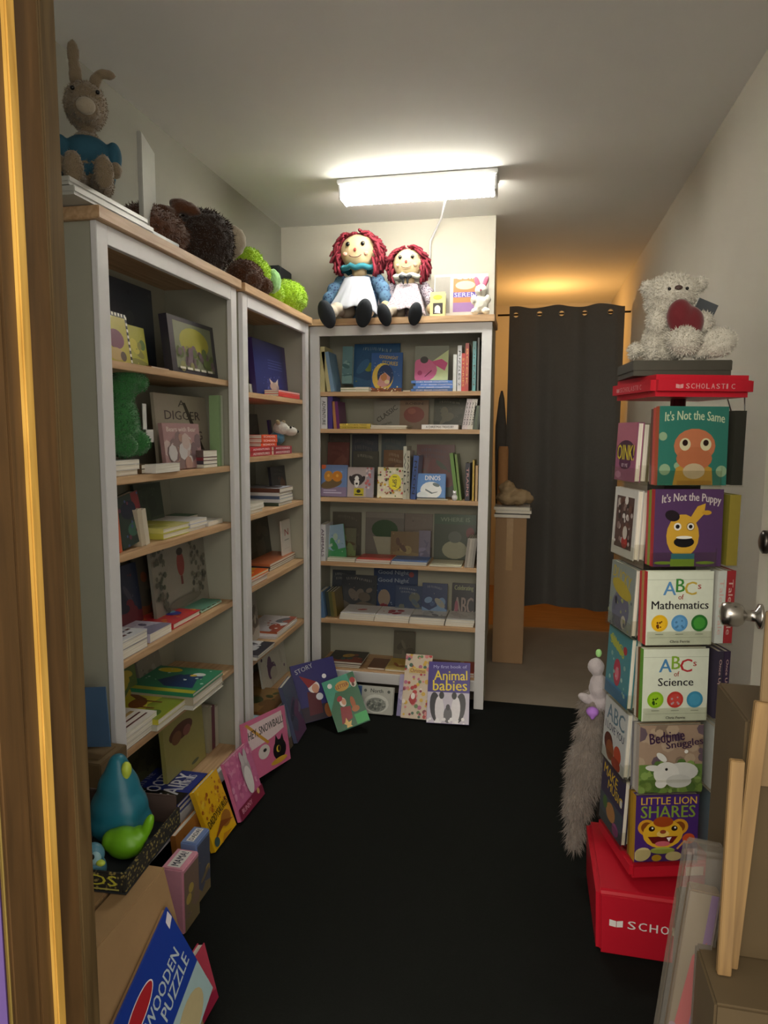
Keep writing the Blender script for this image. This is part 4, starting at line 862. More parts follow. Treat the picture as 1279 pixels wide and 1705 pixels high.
# rag dolls on the back bookcase (local: faces -y, z up from the board)
def rag_doll(label, X, Y, s, dress, frock, hair, collar, apron, wide, tilt=0):
    r = empty('rag_doll', label, 'doll', T((X, Y, TB)) @ R(tilt, 'Y') @ Matrix.Scale(s, 4), 'red-haired rag dolls sitting on the back bookcase')
    skin = mat('doll_cloth', 'bba47f', .9, var=.05, scale=60, bump=.15, bscale=500)
    blob('body', [(0, .03, .075, .085*wide, .055, .08), (0, .03, .14, .07*wide, .045, .05)], frock, r, .006, .003, 30)
    blob('head', [(0, .0, .265, .072, .052, .068), (0, .0, .24, .06, .05, .045), (0, .02, .19, .03, .03, .04)], skin, r, .005)
    for sx in (-1, 1):
        blob('arm', [(sx*.075*wide, .02, .15, .03, .03, .035), (sx*.1*wide, 0, .115, .03, .028, .038), (sx*.115*wide, -.02, .08, .026, .025, .035)], dress, r, .005, .002, 40)
        blob('hand', [(sx*.118*wide, -.035, .045, .02, .018, .026)], skin, r, .004)
        lx = sx*.055
        blob('leg', [(lx*.7, -.03, .035, .034, .05, .032), (lx, -.10, .03, .026, .06, .026), (lx*1.2, -.15, .012, .024, .04, .026)], mat('doll_legs', 'b4a898', .9, var=.1), r, .005)
        sh = blob('shoe', [(lx*1.3-.003, -.185, -.002, .032, .022, .055, (.35, sx*.25, 0))], mat('doll_shoe', '22272e', .8, var=.2, bump=.2), r, .005)
    # apron : a bib and a flared skirt sheet over the lap
    P = []
    bm = bmesh.new(); rows = []
    for i in range(13):
        t = i/12; row = []
        for k in range(17):
            u = k/16-.5; wd = (.10+.12*t)*wide
            y = -.02-.085*t+.008*math.sin(k*1.9+i*.3)*t; z = .165-.13*t+.006*math.cos(k*1.4+i*.5)*t - .03*(abs(u)*2)**2*t
            row.append(bm.verts.new((u*wd, y-.02*(1-4*u*u), z)))
        rows.append(row)
    for i in range(12):
        for k in range(16): bm.faces.new((rows[i][k], rows[i+1][k], rows[i+1][k+1], rows[i][k+1]))
    me = bpy.data.meshes.new('m'); bm.to_mesh(me); bm.free(); smooth(me); o = link('apron', me, r, apron)
    md = o.modifiers.new('th', 'SOLIDIFY'); md.thickness = .004
    # collar ruffle
    cm = tube_mesh([((.055+.01*(k % 2))*math.cos(2*PI*k/24)*1.1, -.0+(.045+.01*(k % 2))*math.sin(2*PI*k/24), .196+.004*(k % 3)) for k in range(25)], .011, 6, False)
    link('collar', cm, r, collar)
    # yarn hair : strands over the crown and down both sides, one part
    R_ = random.Random(int(X*1000)); ms = []
    for k in range(150):
        a = R_.uniform(-.15*PI, 1.15*PI); L_ = R_.uniform(.05, .12); d = R_.uniform(-.03, .05)
        x0 = math.cos(a); z0 = math.sin(a); pts = []
        for q in range(5):
            u = q/4; rr_ = .070+.028*u+.006*math.sin(k+q)
            aa = a-(.5*u if x0 > 0 else -.5*u)*(1-.2*abs(z0))
            pts.append((rr_*math.cos(aa)*1.08, d-.012*(1-u)+.01*math.sin(k*3+q), .265+rr_*math.sin(aa)*1.0-.02*u))
        ms.append(tube_mesh(pts, .0052, 4))
    for k in range(60):
        a = R_.uniform(0, 2*PI); b = R_.uniform(0, PI/2)
        ms.append(tube_mesh([(.07*math.cos(a)*math.cos(b+q*.3), .028+.05*abs(math.sin(a+q*.2)), .27+.07*math.sin(b+q*.3)) for q in range(4)], .007, 4))
    hm = link('yarn_hair', join_meshes(ms), r, hair); hm['kind'] = 'stuff'
    for sx in (-1, 1):
        ball('eye', (sx*.03, -.049, .285), .009, eye_m, r, (1, .45, 1))
        ball('cheek', (sx*.042, -.044, .25), .009, mat('doll_cheek', 'd89a88', .9), r, (1, .3, .8))
    ball('nose', (0, -.054, .262), .006, mat('doll_nose', '9a3a34', .8), r, (1, .5, 1.2))
    link('mouth', tube_mesh([(.027*math.sin(t), -.050-.003*math.cos(t), .250-.016*math.cos(t)) for t in [x*.25-1.1 for x in range(10)]], .0016, 5), r, mat('doll_mouth', '5a2422', .8))
    return r
hair_m = mat('maroon_yarn', '7e2030', .95, var=.2, scale=90, bump=.3)
def floral(name, base, c2, sc=90):
    if name in MATS: return MATS[name]
    m, n, l, b = nt_mat(name); tc = n.new('ShaderNodeTexCoord'); v = n.new('ShaderNodeTexVoronoi'); v.inputs['Scale'].default_value = sc
    l.new(tc.outputs['Object'], v.inputs['Vector']); r_ = n.new('ShaderNodeValToRGB')
    r_.color_ramp.elements[0].color = lin(c2)+(1,); r_.color_ramp.elements[1].color = lin(base)+(1,); r_.color_ramp.elements[0].position = .25; r_.color_ramp.elements[1].position = .45
    l.new(v.outputs['Distance'], r_.inputs['Fac']); l.new(r_.outputs['Color'], b.inputs['Base Color']); b.inputs['Roughness'].default_value = .9
    MATS[name] = m; return m
blue_f = floral('blue_floral_cloth', '4c6c88', '2c3c5e'); plaid = floral('plum_check_cloth', '9c929c', '4a3244', 120)
teal_m = mat('teal_frill', '27707e', .9, var=.15, scale=60); cream_m = mat('cream_frill', 'd8dccc', .9, var=.1)
apr1 = mat('white_apron_cloth', 'a6a8b2', .9, var=.06, scale=20); apr2 = floral('pale_sprig_cloth', 'b0a8ae', '8a6a74', 140)
rag_doll('larger rag doll in a blue floral dress with teal frilled collar, long maroon yarn hair', -.905, 3.58, 1.32, blue_f, blue_f, hair_m, teal_m, apr1, 1.0)
rag_doll('smaller rag doll in a plum checked dress with cream collar and black bow', -.645, 3.60, 1.08, plaid, plaid, hair_m, cream_m, apr2, 1.0)
bow = empty('doll_bow', 'black ribbon bow at the neck of the smaller rag doll', 'bow', T((-.645, 3.525, TB+.205)))
blob('ribbon', [(-.018, 0, 0, .018, .006, .013, (0, .3, 0)), (.018, 0, 0, .018, .006, .013, (0, -.3, 0)), (0, -.002, 0, .007, .007, .008), (-.01, 0, -.022, .007, .004, .018), (.012, 0, -.02, .007, .004, .018)], mat('black_ribbon', '15171c', .5), bow, .003)

# small plush pig-rabbit inside the gift set box window
k = empty('boxed_plush', 'small white and pink plush sitting in the gift set window', 'plush', T((-.262, 3.545, TB+.012)))
wf = fur('white_fur', 'd8d6cc'); pf = fur('pink_fur', 'd86a86')
blob('body', [(0, 0, .05, .036, .022, .045), (-.028, -.01, .012, .02, .022, .016), (.028, -.01, .012, .02, .022, .016), (-.036, -.01, .07, .015, .014, .024), (.036, -.01, .07, .015, .014, .024), (0, -.004, .115, .032, .024, .03)], wf, k, .004, .002, 80)
for sx in (-1, 1): blob('ear', [(sx*.02, 0, .155, .013, .008, .032, (0, sx*.35, 0))], pf, k, .003)
ball('nose', (0, -.03, .112), .005, pf, k)

# plush on top of the left bookcases (world: x right, y away)
ZL = HB+.0345
br = fur('brown_fur', '5c3a26', .8); dk = fur('dark_brown_fur', '33241c', .8); lime = fur('lime_fur', 'a8d22a', .8); tan_f = fur('tan_fur', '86765f', .6)
w1 = empty('plush_dog', 'dark brown plush dog with pale muzzle lying on the near left bookcase', 'plush', T((-1.25, 2.36, ZL)) @ Matrix.Scale(1.25, 4))
fuzz(blob('body', [(0, .10, .085, .085, .1, .082), (-.02, -.12, .07, .08, .14, .066)], br, w1, .01, .006, 60), 4000, .012, .4, 5)
fuzz(blob('head', [(.04, .05, .09, .09, .095, .088), (.02, -.01, .06, .05, .06, .05)], dk, w1, .008, .006, 60), 3500, .012, .4, 9)
blob('muzzle', [(.10, .10, .10, .05, .035, .05)], fur('cream_fur', 'a89c88', .5), w1, .006, .003, 60)
blob('ear', [(.02, -.02, .165, .05, .03, .02, (.3, .4, 0)), (-.02, -.06, .14, .03, .05, .02)], br, w1, .006, .003, 60)
w2 = empty('plush_bear', 'small brown curly plush bear lying between the dog and the lime plush', 'plush', T((-1.20, 2.79, ZL)) @ Matrix.Scale(1.1, 4))
fuzz(blob('body', [(0, 0, .062, .07, .075, .06), (.06, .055, .035, .03, .035, .032), (.06, -.05, .035, .03, .035, .032)], fur('curly_brown_fur', '5e3c28', 1), w2, .006, .006, 90), 3000, .009, .2, 3)
w3 = empty('plush_caterpillar', 'lime green fluffy plush curled at the end of the far left bookcase', 'plush', T((-1.22, 3.10, ZL)) @ Matrix.Scale(1.1, 4))
fuzz(blob('body', [(-.02, -.10, .10, .075, .07, .08), (-.03, -.12, .16, .05, .05, .05), (0, .03, .06, .06, .07, .055)], lime, w3, .007, .008, 90), 4500, .011, .2, 4)
fuzz(blob('head', [(.015, .20, .075, .085, .12, .072)], lime, w3, .007, .008, 90), 3500, .011, .2, 10)
blob('belly', [(.045, -.06, .09, .035, .045, .05)], fur('pale_green_fur', '8cc07a', .6), w3, .006, .003, 70)

# plush rabbit in a blue coat on two thin boxes
def flatbox(name, label, cat, b, m, m2=None):
    r = empty(name, label, cat, T((b[0], b[1], b[2])))
    box('box_lid', (0, 0, .006, b[3], b[4], b[5]), m, r, .002); box('box_base', (.003, .003, 0, b[3]-.003, b[4]-.003, .006), m2 or m, r)
    return r
gl = mat('glossy_grey_card', 'b0b0a8', .35, var=.08)
flatbox('flat_box', 'long thin grey boxed game lying under the plush rabbit, lower one', 'box', (-1.42, 1.575, ZL+.001, .295, .37, .022), gl)
flatbox('flat_box', 'long thin grey boxed game lying under the plush rabbit, upper one', 'box', (-1.42, 1.57, ZL+.024, .285, .36, .020), gl)
flatbox('flat_box', 'thin pale boxed game lying between the upright board and the plush dog, lower one', 'box', (-1.40, 1.99, ZL+.001, .235, .22, .020), gl)
flatbox('flat_box', 'thin pale boxed game lying between the upright board and the plush dog, upper one', 'box', (-1.40, 1.995, ZL+.022, .228, .19, .018), gl)
bk = empty('display_board', 'thin silvery board book standing upright and edge-on on the near left bookcase', 'board', T((-1.19, 2.0, ZL+.042)) @ R(107, 'Z'))
box('board', (0, 0, .004, .17, .014, .285), mat('silver_card', 'a8a8a0', .3, var=.1), bk, .002); box('board_foot', (.02, -.003, 0, .15, .02, .004), gl, bk)
zr = ZL+.045
rb = empty('plush_rabbit', 'large tan plush rabbit in a blue coat sitting high on the near left bookcase', 'plush', T((-1.225, 1.78, zr)) @ R(35, 'Z') @ Matrix.Scale(.74, 4))
fuzz(blob('body', [(0, 0, .11, .085, .075, .11), (0, 0, .2, .06, .055, .06), (0, -.005, .345, .075, .085, .085), (.0, -.065, .315, .05, .045, .045),
     (-.045, -.10, .045, .04, .09, .04), (.045, -.10, .045, .04, .09, .04), (-.05, -.19, .06, .034, .028, .06), (.05, -.19, .06, .034, .028, .06)], tan_f, rb, .008, .004, 70), 5000, .009, .3, 6)
blob('ear', [(-.03, .01, .46, .024, .014, .075, (0, -.08, 0)), (-.035, .01, .53, .022, .013, .05)], tan_f, rb, .005, .002, 70)
blob('ear', [(.035, .01, .44, .022, .014, .05, (0, .35, 0)), (.075, .0, .475, .035, .013, .018)], tan_f, rb, .005, .002, 70)
blob('coat', [(0, .0, .17, .093, .084, .075), (0, .01, .105, .098, .088, .06), (-.09, -.03, .17, .03, .04, .055), (.09, -.03, .17, .03, .04, .055)], mat('blue_coat_cloth', '26566a', .85, var=.12, scale=40, bump=.15), rb, .006)
for sx in (-1, 1):
    blob('paw', [(sx*.095, -.06, .115, .022, .026, .03)], tan_f, rb, .005, .002, 70)
    ball('eye', (sx*.042, -.085, .37), .008, eye_m, rb)
blob('snout', [(0, -.1, .31, .034, .024, .03)], fur('cream_fur', 'a89c88', .5), rb, .005)

# green plush on the second shelf, goat plush on the next case
gp = empty('plush_frog', 'tall green plush figure sitting on white books, second shelf of the near left bookcase', 'plush', KL.M @ T((KL.U(210, .1, SL[1]+.05), .10, SL[1]+.048)))
gf = fur('green_fur', '3f7e46', .7)
fuzz(blob('body', [(-.01, 0, .10, .055, .045, .10), (-.01, .0, .21, .045, .04, .05), (.0, -.02, .245, .05, .04, .04), (.025, -.03, .235, .035, .035, .03), (.03, -.02, .05, .03, .045, .04), (-.04, -.02, .04, .03, .045, .035)], gf, gp, .006, .003, 80), 4000, .008, .2, 7)
tg = link('hang_tag', boxes_mesh([(.035, -.052, .05, .075, -.050, .09), (.03, -.045, .09, .05, -.043, .17)]), gp, mat('tag_white', 'd8d8d4', .4))
gt = empty('plush_goat', 'small white and tan plush goat head peeking over orange books, far left bookcase', 'plush', KM.M @ T((KM.U(474, .08, SM[1]+.05), .10, SM[1]+.0395)))
blob('head', [(0, 0, .085, .034, .04, .034), (.02, -.045, .07, .026, .035, .024)], wf, gt, .005, .002, 80)
blob('body', [(0, .02, .035, .04, .04, .035)], fur('sky_fur', '4a7a94'), gt, .005, .002)
for sx in (-1, 1): blob('ear', [(sx*.038, 0, .115, .022, .01, .012, (0, -sx*.3, 0))], fur('cream_ear', 'b8a888'), gt, .004)
for sx in (-1, 1): ball('eye', (sx*.018+.012, -.055, .09), .006, eye_m, gt)
ball('nose', (.028, -.08, .07), .007, eye_m, gt)
ct = empty('cat_figurine', 'tiny white cat figurine beside the green slim books, third shelf of the back bookcase', 'figurine', KB.M @ T((KB.U(757, .03, SB[2]), .03, SB[2])))
blob('body', [(0, 0, .016, .015, .012, .018), (0, -.002, .04, .010, .010, .010), (-.006, -.002, .05, .003, .003, .005), (.006, -.002, .05, .003, .003, .005)], white_m, ct, .0022)

# ================================================================ SPINNER DISPLAY
PHI = math.radians(15.6); WS = .238
ex = Vector((math.cos(PHI), math.sin(PHI), 0)); ey = Vector((-math.sin(PHI), math.cos(PHI), 0))
CEN = Vector((.397, 2.036, 0))
sp = empty('display_spinner', 'tall red and clear four-sided rotating book display standing on the carpet at the right', 'display rack', T(CEN) @ Matrix.Rotation(PHI, 4, 'Z'))
def tray(name, hw, z0, z1, m, p, bv=.012): return box(name, (-hw, -hw, z0, hw, hw, z1), m, p, bv)
tray('top_cap', .137, 1.548, 1.604, red_m, sp, .014)
tray('bottom_tray', .124, .213, .262, red_m, sp, .01)
link('pole', tube_mesh([(0, 0, .2), (0, 0, 1.56)], .02, 12), sp, metal_m)
core = WS/2-.068
box('core_panel', (-core, -core, .262, core, core, 1.5), mat('smoky_panel', '4a4a48', .3), sp)
cp = MATS['clear_plastic']; PZ = [1.318, 1.102, .888, .675, .470, .266]
for kf in range(4):
    Q = Matrix.Rotation(kf*PI/2, 4, 'Z')
    for z in PZ:
        me = boxes_mesh([(-WS/2, -WS/2-.012, z-.004, WS/2-.055, -core, z-.001), (-WS/2+.004, -WS/2-.012, z-.001, WS/2-.058, -WS/2-.0105, z+.04), (WS/2-.057, -WS/2-.012, z-.001, WS/2-.0555, -core, z+.05)])
        me.transform(Q); link('pocket', me, sp, cp)
wire = mat('wire_steel', '8a8a88', .3, metal=1)
link('wire_hook', tube_mesh([(WS/2+.01, -.10, 1.55), (WS/2+.014, -.10, 1.50), (WS/2+.006, -.06, 1.495), (WS/2+.01, -.02, 1.55)], .0018, 5), sp, wire)
def logo(A, x0, y0, x1, y1, word='SCHOLASTIC', c='f0e6e4'):
    bw = (y1-y0)*A.h/A.w*1.5
    A.poly([(x0, y0+.1*(y1-y0)), (x0+bw/2, y0+.0*(y1-y0)), (x0+bw/2, y0+.75*(y1-y0)), (x0, y0+.9*(y1-y0))], c)
    A.poly([(x0+bw/2+.004, y0), (x0+bw, y0+.1*(y1-y0)), (x0+bw, y0+.9*(y1-y0)), (x0+bw/2+.004, y0+.75*(y1-y0))], c)
    n = len(word); s = x0+bw*1.35; st_ = (x1-s)/n
    for i, ch in enumerate(word): A.text(ch, s+st_*i, y0, s+st_*i+st_*(.3 if ch == 'I' else .72), y1, c)
for kf, (a, b) in ((0, (.22, .80)), (3, (.16, .78))):
    A = Art(.274, .05); logo(A, a, .36, b, .62, c='d89a9c'); me = A.mesh()
    me.transform(Matrix.Rotation(kf*PI/2, 4, 'Z') @ T((-.137, -.137, 1.55))); link('lettering', me, sp)
box('price_sticker', (.035, -.1262, .222, .085, -.1242, .247), mat('sticker_white', 'c8c4bc', .6), sp)
# base : separate moulded stand
BO = sp.matrix_world.inverted() @ T((.217, 1.842, 0))
bm = bmesh.new(); bmesh.ops.create_cube(bm, size=1)
for v in bm.verts: v.co = ((v.co.x+.5)*.39, (v.co.y+.5)*.36, (v.co.z+.5)*.198)
for v in bm.verts:
    if v.co.z < .1: v.co.x += .008*(1 if v.co.x < .2 else -1); v.co.y += .006*(1 if v.co.y < .2 else -1)
bmesh.ops.bevel(bm, geom=bm.edges[:], offset=.014, segments=3, affect='EDGES')
me = bpy.data.meshes.new('m'); bm.to_mesh(me); bm.free(); me.transform(BO); bs = link('floor_stand', me, sp, red_m)
A = Art(.38, .17); logo(A, .09, .50, .97, .64, c='f2eceb'); me = A.mesh(); me.transform(BO @ T((.004, -.0012, .012))); link('lettering', me, bs)


def pocket_books(kf, row, w, h, cols, arts, labels, t=.016, u=.02, tilt=2):
    """a stack in one pocket, the first one in front"""
    Q = sp.matrix_world @ Matrix.Rotation(kf*PI/2, 4, 'Z')
    n = len(cols)
    for i, c in enumerate(cols):
        tt = t[i] if isinstance(t, (list, tuple)) else t
        y = -WS/2-.006+sum([(t[q] if isinstance(t, (list, tuple)) else t)+.0008 for q in range(i)])
        book(labels[i], w-.004*(i % 2), h-.003*(i % 3), tt, c[0], Q @ T((-WS/2+u, y, PZ[row]+.0005+tt*.035)) @ R(-tilt, 'X'), arts[i] if i < len(arts) else None, c[1] if len(c) > 1 else None)
on = ' of the red display spinner'
rows_f = [
    (.186, .205, a_duck, [('2f7468', 'b85a3a'), ('c8564a',), ('6a4a44',)], 'teal book with a big-eyed duckling, top front pocket'),
    (.186, .205, a_pup, [('553a64', 'b8303c'), ('8a9a3a',), ('c03a44',)], 'purple book with a surprised yellow dog, second front pocket'),
    (.182, .2, a_math, [('dfe8d8', 'c83a40'), ('c8a060', 'b8905a'), ('c83a40',)], 'white ABCs of Mathematics board book, third front pocket'),
    (.182, .2, a_sci, [('dfe8d8', '6aa83a'), ('7a4a28',), ('dcd8cc',)], 'white ABCs of Science board book, fourth front pocket'),
    (.180, .19, a_bed, [('a9927e', 'b8b0a8'), ('c8c4bc',), ('8a8a90',)], 'Bedtime Snuggles book with a white rabbit, fifth front pocket'),
    (.180, .192, a_lion, [('4a2a7a', 'c89a30'), ('b8902a',), ('8a6a24',)], 'LITTLE LION SHARES book, bottom front pocket')]
for i, (w, h, art, cols, lb) in enumerate(rows_f):
    tt = [.02, .014, .012]
    pocket_books(0, i, w, h, cols, [art], [lb+on, 'book directly behind the '+lb.split(',')[0]+on, 'rearmost book behind the '+lb.split(',')[0]+on], tt, u=.012 if i < 2 else .003)
rows_l = [(.135, .165, a_oink, [('9a5a7c', '8a8a7a'), ('8a8470',), ('8a8060',)], 'purple-pink book with yellow shouting letters, top left-hand pocket'),
          (.155, .195, a_whitef, [('d4d4d0', 'a82834'), ('c8c8c4',)], 'white board book with framed grey picture, second left-hand pocket'),
          (.165, .19, a_yg, [('8a9490', '6a7470'), ('6a6a6a',)], 'grey and yellow duck book, third left-hand pocket'),
          (.16, .205, a_teal, [('4a8a94', '3a7a86'), ('5a8a8a',)], 'teal book with a red figure, fourth left-hand pocket'),
          (.16, .19, a_ily, [('c4c8c8', 'a8acac'), ('e0e0dc',)], 'white ABC I LOVE YOU book, fifth left-hand pocket'),
          (.165, .2, a_py, [('3a3450', '2c2840'), ('4a4a54',)], 'dark purple book with yellow letters, bottom left-hand pocket')]
for i, (w, h, art, cols, lb) in enumerate(rows_l):
    pocket_books(3, i, w, h, cols, [art], [lb+on]+['%s book behind the ' % ('next' if q_ == 0 else 'last')+lb.split(',')[0]+on for q_ in range(len(cols)-1)], .018 if i < 1 else .016, u=.006)
rows_r = [(.14, .195, [('3a3c34', '2c2e28')], .03, None, 'dark book seen edge-on, top right-hand pocket'),
          (.15, .19, [('8a8434', '9a8c3a')], .03, None, 'mustard book seen edge-on, second right-hand pocket'),
          (.15, .20, [('a83238', 'a83238'), ('dfe4e0', 'd0d8d4')], .024, 'Tales Tale', 'red book seen edge-on, third right-hand pocket'),
          (.15, .19, [('3a2c4a', '3a2c4a'), ('4a4458', '3a3448')], .018, 'Once Upon Time', 'dark purple book seen edge-on, fourth right-hand pocket'),
          (.15, .18, [('c8ccc4', 'ccd2cc'), ('c4c8c4', 'c8cec8')], .016, 'Artichoke', 'white Artichoke book seen edge-on, fifth right-hand pocket'),
          (.15, .18, [('6a7a84', '6a7a84')], .02, None, 'grey-blue book seen edge-on, bottom right-hand pocket')]
for i, (w, h, cols, t, tx, lb) in enumerate(rows_r):
    Q = sp.matrix_world @ Matrix.Rotation(PI/2, 4, 'Z')
    for q, c in enumerate(cols):
        book((lb if q == 0 else 'inner twin of '+lb)+on, w, h, t, c[0], Q @ T((-WS/2+.004, -WS/2-.010+q*(t+.001), PZ[i]+.001)), None, c[1], spine_text=tx, stc=('303030' if i == 4 else 'd8b8b0'))
# things hanging at the far left corner of the spinner
pm = fur('grey_brown_fur', '8a8078', 1.0)
def at_sp(u, v, z): return Vector(CEN)+ex*u+ey*v+Vector((0, 0, z))
q = empty('plush_owl', 'long shaggy grey-brown plush bird with a lilac beak hanging low behind the spinner', 'plush', T((.225, 2.22, .27)))
fuzz(blob('body', [(0, 0, .20, .045, .05, .09), (-.01, -.01, .10, .06, .05, .1), (-.03, -.02, 0.02, .04, .04, .12, (0, .15, 0)), (-.04, -.02, -.10, .025, .025, .09), (.0, 0, .31, .035, .04, .05)], pm, q, .007, .008, 60), 4500, .035, 1.6, 8)
blob('beak', [(-.005, -.045, .305, .02, .02, .016), (-.005, -.05, .292, .008, .012, .012)], mat('lilac_felt', 'b078d8', .8), q, .004)
q2 = empty('plush_unicorn', 'small pale plush with a green tipped horn hanging above the shaggy bird on the spinner', 'plush', T((.238, 2.20, .60)))
blob('body', [(0, 0, .05, .03, .03, .045), (-.01, 0, .115, .026, .028, .028), (-.04, -.005, .01, .025, .02, .014, (0, .5, 0)), (.01, 0, 0, .03, .025, .03)], fur('pale_lilac_fur', 'b8b0b4'), q2, .005, .002)
blob('horn', [(-.004, 0, .16, .010, .010, .014)], mat('mint_felt', 'a0d888', .8), q2, .003)

# dark box and white bear on top of the spinner
bx = empty('dark_box', 'flat dark olive box lying on the spinner under the white bear', 'box', T((.262, 1.93, 1.6045)) @ R(6, 'Z'))
box('box_base', (0, 0, 0, .246, .18, .012), mat('dark_olive_card', '3c3a30', .6), bx); box('box_lid', (-.002, -.002, .0122, .248, .182, .04), MATS['dark_olive_card'], bx, .002)
wb = empty('teddy_bear', 'fluffy white teddy bear holding a dark red heart on top of the spinner', 'plush', T((.385, 2.01, 1.6445)) @ R(2, 'Z'))
bf = fur('white_bear_fur', 'dcd8cc', .9)
fuzz(blob('body', [(-.03, .02, .055, .06, .05, .055), (-.02, .01, .11, .055, .045, .05), (-.025, 0, .185, .068, .055, .048), (-.03, .01, .16, .062, .05, .035), (-.087, .0, .2, .018, .016, .02), (.045, .0, .205, .018, .016, .02),
     (-.065, -.03, .105, .026, .028, .034), (.052, -.02, .10, .028, .028, .03), (-.07, -.0, .05, .022, .04, .05), (.0, -.05, .05, .044, .05, .038, (0, .3, 0)), (-.11, .02, .035, .016, .03, .022)], bf, wb, .0055, .0035, 110), 7000, .009, .2, 2)
fuzz(blob('foot', [(.085, -.06, .045, .044, .028, .038, (0, -.35, 0)), (.05, -.035, .028, .03, .03, .024)], bf, wb, .005, .003, 110), 1500, .006, .1, 11)
blob('heart', [(-.012, -.05, .115, .034, .026, .045), (.014, -.046, .10, .036, .024, .042), (-.005, -.05, .075, .03, .02, .02)], mat('dark_red_velvet', '6e1a24', .9, var=.1, bump=.2, sheen=.5), wb, .005)
for x in (-.042, .002): ball('eye', (x, -.052, .185), .0045, eye_m, wb)
ball('nose', (-.02, -.056, .187), .008, mat('nose_brown', '4a3430', .6), wb, (1.3, .6, .8))
tg = empty('gift_tag', 'folded grey card tag sticking out behind the white bear', 'tag', T((.425, 2.03, 1.79)) @ R(22, 'Y') @ R(10, 'Z'))
boxes('tag_card', [(0, 0, 0, .055, .006, .03), (0, .007, -.016, .045, .012, .0)], mat('slate_card', '4c5258', .6), tg)

# ================================================================ BEHIND : carton column beside the curtain
ct = empty('cardboard_column', 'tall narrow brown carton standing on the concrete floor beside the curtain', 'box', T((-.195, 4.28, 0)))
box('carton', (0, 0, 0, .19, .24, .93), mat('tan_carton', '9c7e5e', .85, var=.08, scale=10), ct, .004); box('tape', (.07, -.0015, .60, .11, .0, .93), mat('carton_tape', 'a8875c', .3), ct)
for i, (dz, dx, c) in enumerate([(.0, 0, 'dcdad4'), (.026, .008, 'b8b4ac'), (.046, -.002, 'e0deda')]):
    book('pale book lying on the tall narrow carton, %s' % ['lowest', 'middle', 'topmost'][i], .22, .2, .019, c, T((-.205+dx, 4.29, .932+dz+.019)) @ R(-90, 'X'), None, None, False)
ka = empty('crumpled_bag', 'crumpled tan paper bag on the books on the tall carton', 'bag', T((-.08, 4.39, .998)))
blob('paper_bag', [(0, 0, .05, .12, .09, .048), (-.05, .0, .10, .05, .06, .06), (.03, -.02, .07, .07, .05, .04)], mat('kraft_paper', 'a08a6a', .8, var=.1, bump=.3, bscale=30), ka, .008, .012, 22)
kb = empty('paper_roll', 'tan cardboard tube rising behind the crumpled bag', 'tube', T((-.165, 4.47, .90)))
link('roll', lathe_mesh([(.03, 0), (.034, .03), (.032, .45), (.028, .47)], 16), kb, mat('tan_tube', 'a87a4e', .8))
kc = empty('folded_umbrella', 'furled dark grey umbrella top beside the passage wall', 'umbrella', T((-.19, 4.60, .0)))
link('umbrella_cloth', lathe_mesh([(.010, .85), (.022, .95), (.036, 1.35), (.036, 1.5), (.018, 1.68), (.006, 1.73)], 10), kc, mat('umbrella_grey', '4a4641', .9, var=.2, scale=30))
link('shaft', tube_mesh([(0, 0, .002), (0, 0, .87)], .006, 8), kc, MATS['rod_metal'])

# ================================================================ FOREGROUND LEFT : carton, bird tray, puzzle
CT = .50
ca = empty('large_carton', 'large brown carton in the near left corner carrying the tray of birds', 'box', T((0, 0, 0)))
box('carton_body', (-1.40, .86, 0, -.83, 1.30, CT), kraft_m, ca, .003)
bm = bmesh.new()   # sloping side flap
pts = [(-.755, .86, CT-.002), (-.755, 1.265, CT-.002), (-.66, 1.29, .02), (-.66, .86, .02)]
q_ = [bm.verts.new(p) for p in pts]+[bm.verts.new((p[0]-.012, p[1], p[2])) for p in pts]
for f in ((0, 1, 2, 3), (7, 6, 5, 4), (0, 4, 5, 1), (1, 5, 6, 2), (2, 6, 7, 3), (3, 7, 4, 0)): bm.faces.new([q_[i] for i in f])
me = bpy.data.meshes.new('m'); bm.to_mesh(me); bm.free(); link('side_flap', me, ca, kraft_m)
box('top_flap', (-.82, .86, CT-.006, -.757, 1.27, CT-.001), kraft_m, ca)
ty = empty('bird_tray', 'black and gold patterned cardboard tray holding bird toys on the large carton', 'tray', T((-1.055, 1.15, CT+.001)) @ R(4, 'Z'))
tm = floral('black_gold_print', '1e1c16', '8a7c44', 120); td = mat('tray_inside', '22262a', .7)
box('tray_floor', (0, 0, 0, .27, .26, .004), td, ty)
box('tray_side', (.262, 0, .004, .27, .26, .045), tm, ty, .002); box('tray_side', (0, 0, .004, .008, .26, .045), tm, ty, .002)
box('tray_end', (.008, 0, .004, .262, .008, .045), tm, ty, .002); box('tray_end', (.008, .252, .004, .262, .26, .075), mat('tray_back_print', '4a3a34', .6), ty, .002)
A = Art(.25, .042); A.text('FRIENDS', .2, .32, .96, .86, 'b8b43a'); A.rect(.1, .1, .98, .18, 'a8a454'); me = A.mesh(); me.transform(T((.01, 0, .003))); link('lettering', me, ty)
mb = mat('teal_vinyl', '1f6f84', .35, var=.12, scale=12); ml = mat('lime_vinyl', '6fae1e', .35, var=.12, scale=12); my = mat('yellow_vinyl', 'b8cc4a', .4)
b1 = empty('bird_toy', 'large teal teardrop bird toy with a lime crest in the patterned tray', 'toy', T((-.905, 1.335, CT+.006)))
blob('body', [(0, 0, .045, .078, .062, .045), (0, 0, .08, .068, .056, .06), (0, 0, .12, .05, .045, .06), (0, 0, .155, .032, .032, .045), (0, 0, .185, .022, .024, .024)], mb, b1, .006, sm=8)
blob('crest', [(.028, -.01, .178, .012, .012, .02), (.024, -.01, .155, .010, .010, .018)], my, b1, .004)
b2 = empty('bird_toy', 'lime green bird toy with a raised tail in the patterned tray', 'toy', T((-.855, 1.275, CT+.006)))
